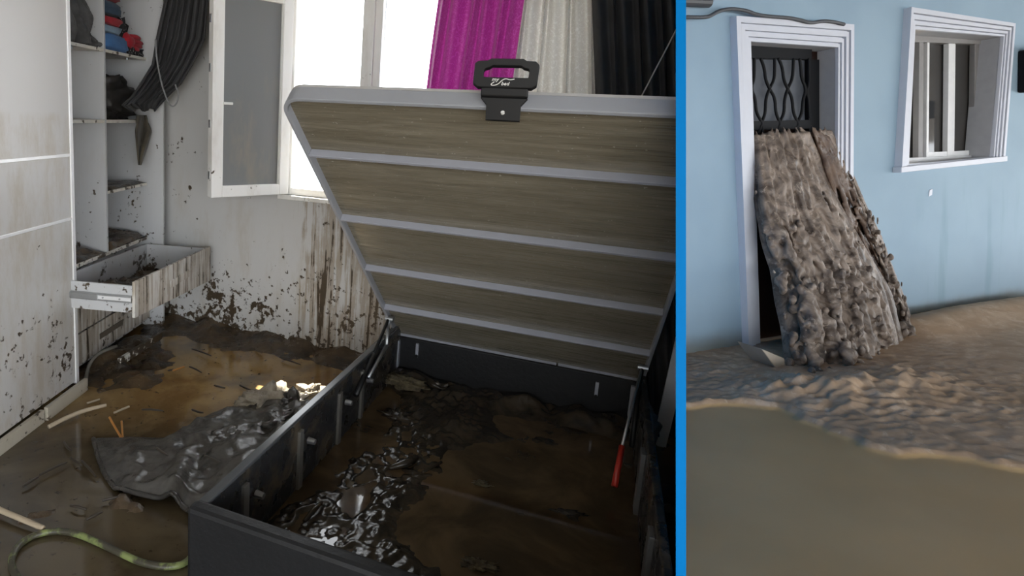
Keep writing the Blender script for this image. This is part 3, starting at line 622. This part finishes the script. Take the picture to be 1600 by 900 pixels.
MB().tube([np.array(rug(0, v))+np.array([0, 0, .004]) for v in np.linspace(1, 0, 16)]+[np.array(rug(u, 0))+np.array([0, 0, .006]) for u in np.linspace(.02, .92, 26)], .011, 8, 1).build('piping', wetmud('wet_piping', (.02, .018, .015), (.05, .045, .04), .3), t, smooth=True)
M_cake = wetmud('mud_caked_cloth', (.20, .165, .12), (.42, .37, .29), .5, 10, .9, 40)
for k, (u, v, r, lab) in enumerate(((418, 628, (.13, .09, .075), 'large mud-caked bundle on the sunlit end of the rug'), (455, 632, (.09, .07, .06), 'dark mud-caked bundle close to the bed rail'), (484, 618, (.08, .055, .055), 'pale rounded mud lump against the bed rail, farthest from the camera'),
                                   (390, 634, (.07, .06, .045), 'small mud lump at the left end of the sunlit heap'), (436, 662, (.10, .06, .05), 'crumpled grey mud lump in front of the sunlit heap'), (350, 690, (.10, .07, .04), 'low dark mud lump in the middle of the rug'))):
    P = floor_at(u, v, .05); q_ = BF.l(P); 
    if q_[0] > -.07-r[0]*.6: q_[0] = -.07-r[0]*.6
    P = BF.w(q_)
    tag(MB().blob((0, 0, 0), r, .55, 2.2, k+3, 36, 22, .8, .6).build('mud_lump', M_cake if k in (0, 2, 3) else M_rug, frame=Frame((P[0], P[1], .055)), smooth=True), lab, 'mud lump', 'mud lumps on the rug')
# sticks and twigs
M_stick = plain('peeled_stick', (.42, .34, .24), .6, bump=.3); M_or = plain('orange_cane', (.40, .17, .035), .5); M_tw = plain('dark_twig', (.035, .026, .018), .5)
def stick(name, pix, r, mat, label, cat='stick', group=None, z=.01): return log(name, [floor_at(u, v, z+dz) for u, v, dz in pix], r, mat, label, cat, group=group, nseg=8)
stick('stick', [(76, 667, .01), (105, 652, .014), (132, 641, .016), (166, 633, .012)], [.011, .012, .011, .009], M_stick, 'pale peeled stick lying in front of the wardrobe plinth')
stick('stick', [(136, 630, .006), (156, 624, .008)], .006, M_stick, 'short pale stick next to the long peeled stick')
stick('stick', [(178, 645, .006), (202, 635, .008)], .006, M_stick, 'small pale stick floating right of the long peeled stick')
stick('cane', [(171, 652, .05), (180, 668, .03), (192, 688, .01)], .006, M_or, 'orange cane standing slanted at the edge of the rug')
stick('cane', [(190, 658, .04), (191, 674, .02), (192, 686, .005)], .005, M_or, 'shorter orange cane crossing the slanted one')
stick('cane', [(190, 688, .015), (215, 700, .02), (248, 709, .02)], .004, M_or, 'thin brown cane lying across the rug edge')
stick('stick', [(270, 579, .006), (288, 573, .008)], .006, M_or, 'little orange stick floating in the ochre water by the wardrobe')
tws = [((296, 573), (315, 582)), ((222, 640), (255, 642)), ((335, 602), (352, 606)), ((110, 715), (128, 728)), ((35, 760), (60, 745)), ((62, 742), (105, 722)), ((110, 790), (135, 796)), ((100, 690), (112, 704)), ((128, 720), (150, 745)),
       ((135, 812), (160, 800)), ((375, 602), (395, 610)), ((300, 640), (318, 645)), ((160, 782), (190, 776)), ((245, 700), (262, 712)), ((330, 668), (372, 664)), ((400, 700), (420, 712)), ((320, 712), (348, 724)), ((440, 560), (470, 570)), ((300, 545), (330, 556))]
where = ['by the wardrobe foot', 'in the ochre water', 'near the window wall', 'in the dark mud', 'at the left edge', 'in the dark mud', 'near the hose', 'by the peeled stick', 'in the dark mud', 'above the hose', 'in the ochre water', 'in the ochre water', 'left of the rug', 'on the rug', 'on the rug', 'on the rug', 'on the rug', 'below the mud streaks', 'near the window wall']
tlab = ['dark twig floating close to the wardrobe foot', 'long thin twig floating left in the ochre water', 'tiny dark twig near the foot of the window wall', 'thick dark twig left of the rug corner', 'short twig nearest the left picture edge', 'straight twig pointing from the left edge to the rug',
        'dark twig in the water above the hose arch', 'little twig below the long peeled stick', 'bent twig just left of the rug piping', 'twig slanting up above the hose arch', 'dark twig floating right in the ochre water', 'dark twig floating in the middle of the ochre water', 'twig against the lower left rug edge',
        'twig on the rug beside the thin brown cane', 'long twig along the far edge of the rug', 'twig on the rug close to the bed rail', 'twig in the centre of the rug', 'twig in the mud below the streaked wall', 'twig in the mud by the wall left of the streaks']
for k, ((a, b), (c, d)) in enumerate(tws):
    zz = .06 if 'on the rug' == where[k] else .006
    stick('twig', [(a, b, zz), ((a+c)/2+random.uniform(-3, 3), (b+d)/2+random.uniform(-2, 2), zz+.006), (c, d, zz)], [.005, .006, .003], M_tw, tlab[k], 'twig', 'twigs scattered '+where[k])
# hose and pole at the bottom left
mh = Mat('muddy_green_hose', .4); mh.base(mh.mix(mh.mr(mh.noise(9, 5, .7), .42, .55), (.20, .24, .085), (.05, .045, .03))); 
log('garden_hose', [floor_at(u, v, .014) for u, v in ((64, 925), (36, 912), (20, 893), (17, 874), (28, 852), (52, 836), (86, 829), (118, 833), (150, 846), (185, 863), (222, 880), (256, 886), (280, 884), (293, 877), (300, 868), (308, 860))], .0125, mh.m, 'green mud-smeared garden hose looping over the flooded floor', 'hose')
stick('pole', [(-30, 782, .02), (0, 797, .02), (34, 811, .02), (68, 826, .012)], .011, M_stick, 'thin pale pole poking in from the left beside the hose', 'pole')
log('cable', [floor_at(u, v, z) for u, v, z in ((134, 606, .02), (135, 585, .05), (141, 566, .09), (152, 553, .12), (170, 545, .12), (182, 541, .10))], .011, plain('grey_cable', (.16, .15, .13), .5), 'grey cable arching out of the mud beside the wardrobe door', 'cable')

# ------------------------------------------------------------------ blue house in the yard
mbw_ = Mat('blue_render', .7); X = mbw_.xyz()
c1 = mbw_.mix(mbw_.mr(mbw_.noise(1.2, 3), .35, .65), (.235, .335, .42), (.265, .37, .455))
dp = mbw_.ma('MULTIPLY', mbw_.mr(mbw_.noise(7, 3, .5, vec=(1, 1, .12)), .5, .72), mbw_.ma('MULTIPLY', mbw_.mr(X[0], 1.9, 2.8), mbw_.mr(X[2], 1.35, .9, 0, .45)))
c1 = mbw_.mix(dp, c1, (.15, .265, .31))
c1 = mbw_.mix(mbw_.mr(mbw_.ma('ADD', X[2], mbw_.ma('MULTIPLY', mbw_.noise(5, 4), .12)), .30, .16), c1, (.20, .23, .23))
mbw_.base(c1); mbw_.bump(mbw_.noise(50, 4), .08, .004)
def hq(u, v, y=0.): return HF.hit(1, y, u, v)
def quad(tl, tr, bl, br): return [hq(*tl), hq(*tr), hq(*br), hq(*bl)]
DO = quad((1140, 28), (1323, 41), (1160, 538), (1325, 500)); DI = quad((1168, 66), (1304, 75), (1183, 538), (1306, 500))
for Q in (DO, DI):
    Q[2] = np.array([Q[1][0]-.01, 0, .06]); Q[3][2] = .06
WO = quad((1412, 14), (1574, 39), (1397, 264), (1558, 247)); WI = quad((1424, 47), (1562, 58), (1414, 257), (1546, 245))
def mid(A, B): return [(a+b)/2 for a, b in zip(A, B)]
DM, WM = mid(DO, DI), mid(WO, WI)
dx0, dx1, dz1 = max(DI[0][0], DI[3][0])-.06, min(DI[1][0], DI[2][0])+.05, DI[0][2]+.04
dx0, dx1 = (DO[0][0]+DI[0][0])/2+.02, DI[1][0]+.05
wx0, wx1, wz0, wz1 = WI[0][0]-.07, WI[1][0]+.02, WI[3][2]-.0, WI[0][2]+.05
wx0 = WI[3][0]-.03
HX0, HX1, HH = -1.2, 12, 5.5  # facade built extra tall so its shadow covers the yard
hb = MB()
for x0, x1, z0, z1 in ((HX0, dx0, -.4, HH), (dx0, dx1, dz1, HH), (dx1, wx0, -.4, HH), (wx0, wx1, -.4, wz0), (wx0, wx1, wz1, HH), (wx1, HX1, -.4, HH)): hb.box(x0, x1, 0, .28, z0, z1)
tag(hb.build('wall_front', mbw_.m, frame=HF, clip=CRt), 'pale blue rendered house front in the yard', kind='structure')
M_cas = plain('white_moulding', (.56, .58, .64), .5, var=.04)
def ring3(A, B, y0, y1):
    n = 4; V = []
    for y in (y0, y1):
        V += [(p[0], y, p[2]) for p in A]+[(p[0], y, p[2]) for p in B]
    F = []
    for k in range(n):
        j = (k+1) % n; F += [(k, j, n+j, n+k), (2*n+k, 3*n+k, 3*n+j, 2*n+j), (k, 2*n+k, 2*n+j, j), (n+k, n+j, 3*n+j, 3*n+k)]
    return MB().add(V, F)
def lerpq(A, B, f_): return [a*(1-f_)+b*f_ for a, b in zip(A, B)]
def casing(name, A, B, label, reveal):
    t = thing(name, HF, label, kind='structure')
    for f0, f1, y in ((0, .26, -.055), (.26, .33, -.026), (.33, .55, -.046), (.55, .62, -.018), (.62, .80, -.036), (.80, .86, -.010), (.86, 1.0, -.028)):
        ring3(lerpq(A, B, f0), lerpq(A, B, f1), y, .0).build('moulding_step', M_cas, t)
    ring3(lerpq(A, B, .9), B, -.005, reveal).build('reveal', plain('reveal_plaster', (.36, .36, .37), .7) if name == 'trim_1' else bpy.data.materials['reveal_plaster'], t)
    return t
DREV = HF.hit(0, DI[1][0], 1281, 100)[1]; WREV = HF.hit(0, WI[1][0], 1526, 90)[1]
casing('trim_1', DO, DI, 'white stepped moulding around the house door', DREV+.02)
t2 = casing('trim_2', WO, WI, 'white stepped moulding around the house window', WREV+.02)
MB().hexa([(WO[3][0]-.02, -.065, WO[3][2]-.03), (WO[2][0]+.01, -.065, WO[2][2]-.03), (WO[2][0]+.01, .0, WO[2][2]-.03), (WO[3][0]-.02, .0, WO[3][2]-.03), (WO[3][0]-.02, -.065, WO[3][2]+.015), (WO[2][0]+.01, -.065, WO[2][2]+.015), (WO[2][0]+.01, .0, WO[2][2]+.015), (WO[3][0]-.02, .0, WO[3][2]+.015)]).build('sill', M_cas, t2, bevel=.004)
# door: dark iron frame, glazed top with wrought bars
t = thing('door_1', HF, 'dark iron house door with wavy wrought bars over grey glass', kind='structure')
Y0 = DREV
ix0, ix1, izt = DI[0][0], DI[1][0]+.02, DI[0][2]+.01
def dp_(X_, Y_, y=Y0-.03): return HF.hit(1, y, 1060+X_/3.46, Y_/3.46)
M_iron = plain('black_wrought_iron', (.006, .0065, .008), .6, .0, spec=.15)
zb_ = dp_(450, 665)[2]; zt_ = dp_(450, 315)[2]; xr = dp_(712, 480)[0]
MB().box(ix0-.08, ix1, Y0+.03, Y0+.06, 0, izt).build('leaf', plain('dark_door_leaf', (.020, .009, .007), .7, spec=.1), t)
MB().box(ix0, xr, Y0+.012, Y0+.028, zb_, zt_).build('glass', plain('grey_door_glass', (.11, .12, .14), .18), t)
MB().box(ix0, xr+.02, Y0-.03, Y0+.03, zt_, izt).build('top_rail', M_iron, t); MB().box(xr, xr+.11, Y0-.02, Y0+.03, 0, zt_).build('stile', M_iron, t)
MB().box(ix0, xr, Y0-.035, Y0+.03, zb_-.05, zb_+.015).build('lock_rail', M_iron, t)
bars = [[(410, 315), (410, 370), (408, 430), (392, 480), (415, 530), (420, 610), (452, 660), (455, 725)], [(445, 315), (465, 370), (470, 430), (492, 480), (522, 530), (525, 610), (548, 660), (550, 725)],
        [(520, 315), (520, 370), (518, 430), (492, 480), (472, 530), (470, 610), (452, 660), (430, 725)], [(540, 315), (562, 365), (568, 430), (590, 480), (615, 530), (620, 610), (645, 660), (650, 725)],
        [(622, 315), (620, 370), (615, 430), (590, 480), (572, 540), (572, 610), (548, 660), (530, 725)], [(655, 315), (662, 370), (664, 420), (692, 485), (672, 540), (668, 610), (645, 660), (630, 725)], [(705, 315), (706, 400), (706, 450), (692, 490), (704, 540), (708, 640)]]
for b_ in bars: MB().tube([dp_(x, y) for x, y in b_], .011, 7, 2).build('wrought_bar', M_iron, t, smooth=True)
# window: white sliding sashes behind dark glass
t = thing('window_2', HF, 'white sliding window with dark panes in the blue house front', kind='structure')
Y1 = WREV; 
def wx(u, v=150): return HF.hit(1, Y1, u, v)[0]
zb_, zt_ = WI[3][2]+.0, WI[0][2]-.03
M_pane = plain('dark_window_glass', (.045, .042, .040), .06, var=.2, scale=3); M_wfr = plain('window_frame_white', (.66, .66, .66), .4)
xe = [wx(1416), wx(1428), wx(1440), wx(1445), wx(1478), wx(1488), wx(1512), wx(1526)]
MB().box(xe[0]-.1, WI[1][0]+.02, Y1+.03, Y1+.04, zb_, zt_).build('pane', M_pane, t)
MB().box(xe[0]-.1, WI[1][0]+.02, Y1-.03, Y1+.03, zb_-.0, zb_+.05).build('bottom_track', M_wfr, t, bevel=.003)
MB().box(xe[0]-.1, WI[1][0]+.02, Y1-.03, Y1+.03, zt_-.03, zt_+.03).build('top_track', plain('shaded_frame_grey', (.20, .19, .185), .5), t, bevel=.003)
MB().box(xe[4]-.005, xe[5], Y1-.02, Y1+.02, zb_+.05, zt_-.03).build('meeting_stile', M_wfr, t, bevel=.003)
MB().box(xe[6]+.05, WI[1][0]+.01, Y1-.02, Y1+.02, zb_+.05, zt_-.03).build('stile', bpy.data.materials['shaded_frame_grey'], t, bevel=.003)
MB().box(xe[3]-.015, xe[3]+.012, Y1-.025, Y1+.02, zb_+.05, zt_-.03).build('stile', M_wfr, t, bevel=.003)
MB().box(xe[1]+.02, xe[2]-.02, Y1-.025, Y1+.02, zb_+.05, zt_-.03).build('stile', bpy.data.materials['shaded_frame_grey'], t, bevel=.003)
MB().box(xe[3]+.012, xe[4]-.005, Y1-.015, Y1-.005, zb_+.05, zb_+.09).build('sash_rail', M_wfr, t); MB().box(xe[5], xe[6], Y1-.015, Y1-.005, zb_+.05, zb_+.09).build('sash_rail', M_wfr, t)
hk = HF.hit(1, Y1, 1458, 168); MB().box(hk[0]-.05, hk[0]+.05, Y1+.018, Y1+.03, hk[2]-.09, hk[2]+.06).build('dark_reflection', M_iron, t)  # flat dark box imitating a reflection in the pane
# cable, pipe, box on the facade
log('overhead_cable', [hq(1060+x/3.46, y/3.46, -.07) for x, y in ((30, 92), (150, 95), (185, 80), (220, 58), (290, 46), (370, 58), (420, 80), (500, 90), (600, 96), (660, 110), (720, 126), (780, 112), (840, 118), (895, 132))], .013, plain('dark_cable', (.055, .058, .065), .6), 'dark sagging cable running along the top of the door moulding', 'cable', HF)
a_, b_ = hq(1062, 2, -.05), hq(1108, 4, -.05)
tag(MB().tube([a_, b_], .035, 12).build('pipe', plain('dark_pipe', (.05, .052, .058), .5), frame=HF, clip=CRt), 'short dark pipe on the blue wall above the cable', 'pipe')
p_ = hq(1594, 112, -.02); tag(MB().box(p_[0], p_[0]+.5, -.16, -.003, p_[2]-.18, p_[2]+.18).build('wall_box', M_iron, frame=HF, bevel=.01), 'black box fixed to the blue wall right of the window', 'box')
p_ = hq(1453, 301); tag(MB().prism([(p_[0]-.02, -.004, p_[2]-.03), (p_[0]+.02, -.004, p_[2]-.02), (p_[0]+.025, -.004, p_[2]+.03), (p_[0]-.01, -.004, p_[2]+.02)], (0, .006, 0)).build('paint_chip', M_cas, frame=HF), 'small white paint chip on the blue wall under the window', 'chip')
# broken step at the door
S = [HF.hit(1, -.48, *p) for p in ((1190, 545), (1226, 560), (1228, 585), (1212, 575))]
tag(MB().prism([tuple(p) for p in S], (0.02, .2, 0)).build('step_block', plain('pale_concrete', (.42, .36, .29), .7), frame=HF, bevel=.006), 'pale broken concrete step at the foot of the door', 'step')

# ------------------------------------------------------------------ flood water in the yard
GZ = .075
WFL = [HF.hit(2, GZ, *p)[:2] for p in ((1040, 632), (1080, 636), (1160, 630), (1215, 638), (1260, 660), (1320, 682), (1400, 706), (1500, 714), (1560, 725), (1640, 742))]
BASE = [HF.hit(2, GZ, *p)[:2] for p in ((1240, 612), (1330, 622), (1410, 600))]
_A = np.array(WFL[:-1]); _D = np.array(WFL[1:])-_A; _DD = (_D**2).sum(1)
def sdist(p):
    r_ = p-_A; k = np.clip((r_*_D).sum(1)/_DD, 0, 1); q_ = r_-_D*k[:, None]; d2 = (q_**2).sum(1); i = int(d2.argmin())
    return math.sqrt(d2[i])*(1 if _D[i, 0]*r_[i, 1]-_D[i, 1]*r_[i, 0] > 0 else -1)
def seg(p, P):
    best = 9
    for a, b in zip(P, P[1:]):
        ax_, ay_ = b[0]-a[0], b[1]-a[1]; k = max(0, min(1, ((p[0]-a[0])*ax_+(p[1]-a[1])*ay_)/(ax_*ax_+ay_*ay_))); best = min(best, math.hypot(p[0]-a[0]-ax_*k, p[1]-a[1]-ay_*k))
    return best
BANK = [HF.hit(2, GZ, *p)[:2] for p in ((1430, 520), (1520, 498), (1640, 480))]
def yard(x, y):
    p = np.array([x, y]); s_ = sdist(p); b = seg(p, BASE)
    s2 = s_+.06*fbm((x*4, y*4, 2), 4)
    k = 1/(1+math.exp(-max(-40, min(40, s2/.008))))
    h = GZ-.01+.003*fbm((x*3, y*3, 1), 3)*(1-k)
    near = math.exp(-(b/.5)**2); turb = .25+1.5*near
    rid = 1-2*abs(mnoise.noise(Vector((x*8, y*8, 3)))); rid2 = 1-2*abs(mnoise.noise(Vector((x*19, y*19, 7))))
    h += k*(.020+turb*(.006*rid+.008*rid2+.010*fbm((x*22, y*22, 4), 4)))
    h += k*.055*math.exp(-(b/.19)**2)*max(.1, 1+1.0*fbm((x*7, y*7, 6), 3))
    h += .012*math.exp(-((s2-.02)/.02)**2)*max(0, .5+1.6*fbm((x*13, y*13, 3), 3))
    bk = seg(p, BANK); h += .10*math.exp(-(bk/.20)**2)
    return h
def yfn(u, v):
    y = .0-3.5*v**1.15; x = -3.2+8.2*u
    return (x, y, yard(x, y))
my = Mat('brown_flood_water', .5, spec=.10); X = my.xyz()
f1 = my.noise(3.2, 6, .65, dist=1.2); f2 = my.noise(14, 6, .7, dist=1.0)
tone = my.mix(my.mr(f1, .35, .65), (.40, .27, .17), (.52, .37, .25))
tone = my.mix(my.mr(my.ma('ADD', my.ma('MULTIPLY', f2, .6), my.ma('MULTIPLY', f1, .4)), .53, .60, 0, .55), tone, (.64, .49, .36))
calm = my.mix(my.mr(my.noise(1.1, 3), .3, .7), (.47, .315, .155), (.53, .365, .19))
zf = my.mr(X[2], GZ-.004, GZ+.008); my.base(my.mix(zf, calm, tone)); my.rough(my.mr(zf, 0, 1, .45, .6)); my.bump(my.noise(20, 5, .65), .12, .012)
tag(MB().grid(yfn, 420, 260).build('yard_flood', my.m, frame=HF, smooth=True, clip=CRt), 'brown flood water spreading over the yard before the blue house', 'water', kind='stuff')
mto = Mat('brown_torrent', .45, spec=.35); n1 = mto.noise(5, 7, .68, dist=1.5); n2 = mto.noise(17, 5, .7, dist=.8)
tc = mto.mix(mto.mr(n1, .36, .62), (.075, .054, .041), (.235, .182, .143)); tc = mto.mix(mto.mr(n2, .55, .68, 0, .7), tc, (.42, .345, .28)); mto.base(tc); mto.bump(n2, .3, .015)  # wide tone spread imitates highlights and shaded grooves in the water
mto_d = wetmud('dark_torrent', (.055, .030, .020), (.14, .09, .06), .35, 7, .6, 24)
def jet(name, LB, RB, out0, out1, bulge, mat, label, seed, strands, rad, jit, blobs):
    rng = random.Random(seed); m = MB(); nv = 34
    def P(u, v, jx, o_): l_, r_ = poly(LB, v), poly(RB, v); px_ = l_*(1-u)+r_*u; return HF.hit(1, -max(.0, out0+(out1-out0)*max(0, v)**1.2+bulge*math.sin(math.pi*min(1, max(0, u)))*(.3+.7*v)+o_), px_[0]+jx, px_[1])
    for k in range(strands+1):                    # inner body that the loose tongues lie on
        u0 = k/strands; ph = k*1.7
        m.tube([P(u0, v, jit*.5*mnoise.noise(Vector((ph, v*5, 2))), -.05+.05*v*mnoise.noise(Vector((ph, v*6, 3)))) for v in np.linspace(0, .97, 24)], [rad*(.9+.5*v) for v in np.linspace(0, 1, 24)], 7)
    for k in range(strands*5):                     # short overlapping tongues of water
        u0 = rng.uniform(.0, 1.); v0 = rng.choice((0, 0, rng.random()*.85, rng.random()*.85, rng.random()*.85, .3+.6*rng.random())); ln_ = rng.uniform(.10, .30)*(1 if v0 > .1 else 1.5); v1 = min(1, v0+ln_); v0 -= .03*rng.random() if v0 == 0 else 0
        ph = rng.uniform(0, 90); o0 = rng.uniform(-.03, .085)*(.35+.9*v0); du = rng.gauss(0, .03); nv = 14
        pts = [P(u0+du*(i/(nv-1))+.02*mnoise.noise(Vector((ph, i*.5, 1))), v0+(v1-v0)*i/(nv-1), jit*(.2+v0)*.5*mnoise.noise(Vector((ph+5, i*.45, 2))), o0+.03*(.3+v0)*mnoise.noise(Vector((ph, i*.6, 3)))) for i in range(nv)]
        rr = [rad*(.55+.35*v0)*max(.25, math.sin(math.pi*min(1, max(.04, (i+.6)/nv)))**.6*(1+.8*mnoise.noise(Vector((ph, i*.55, 4))))) for i in range(nv)]
        m.tube(pts, rr, 7)
    for k in range(blobs):
        v = rng.random()**.5; u = rng.uniform(-.03, 1.03); p_ = P(u, v, rng.gauss(0, 4), rng.uniform(-.02, .09)*(.4+v)); r_ = rng.uniform(.007, .022)*(.5+v)
        m.blob(p_, (r_, r_, r_*1.6), .5, 2, k, 8, 6)
    o = m.build(name, mat, frame=HF, smooth=True)
    r_ = o.modifiers.new('merge', 'REMESH'); r_.mode = 'VOXEL'; r_.voxel_size = .0095; r_.use_smooth_shade = True
    sm = o.modifiers.new('soften', 'SMOOTH'); sm.factor = .5; sm.iterations = 1
    return tag(o, label, 'water', kind='stuff')
jet('torrent', [(1180, 212), (1182, 240), (1187, 330), (1198, 372), (1215, 420), (1224, 480), (1238, 545), (1256, 620)], [(1256, 208), (1276, 270), (1316, 345), (1348, 400), (1374, 455), (1392, 520), (1402, 570), (1406, 625)], .0, .55, .10, mto.m, 'main jet of brown water gushing out through the house door', 2, 22, .043, 16, 260)
jet('torrent', [(1270, 206), (1284, 245), (1306, 310), (1330, 370), (1348, 430), (1364, 500), (1374, 560), (1378, 610)], [(1290, 214), (1312, 255), (1340, 310), (1364, 370), (1386, 425), (1402, 480), (1418, 530), (1424, 612)], .0, .30, .02, mto_d, 'dark sheet of water at the right side of the door opening', 6, 7, .026, 5, 60)
jet('torrent', [(1280, 204), (1304, 240), (1334, 300), (1360, 365), (1382, 420), (1398, 480), (1414, 530), (1420, 612)], [(1296, 204), (1318, 248), (1346, 306), (1372, 366), (1394, 424), (1412, 480), (1428, 530), (1432, 612)], .0, .36, .02, mto.m, 'thin bright rope of water arching along the right edge of the torrent', 8, 3, .017, 9, 110)
random.seed(9)
drop = []
for k in range(26):
    v = random.uniform(330, 600); xr_ = np.interp(v, [250, 330, 420, 500, 600], [1325, 1355, 1388, 1415, 1432])+random.gauss(0, 9)
    p_ = HF.hit(1, -random.uniform(.25, .5), xr_, v); drop.append(p_)
for k, p_ in enumerate(drop):
    r_ = random.uniform(.006, .014)
    tag(MB().blob((0, 0, 0), (r_*.7, r_*.7, r_*random.uniform(1.2, 3.5)), .4, 2, k, 8, 6).build('water_drop', mto.m, frame=HF.at(p_), smooth=True), 'brown water drop thrown off the right edge of the torrent', 'water drop', 'drops flying off the torrent')
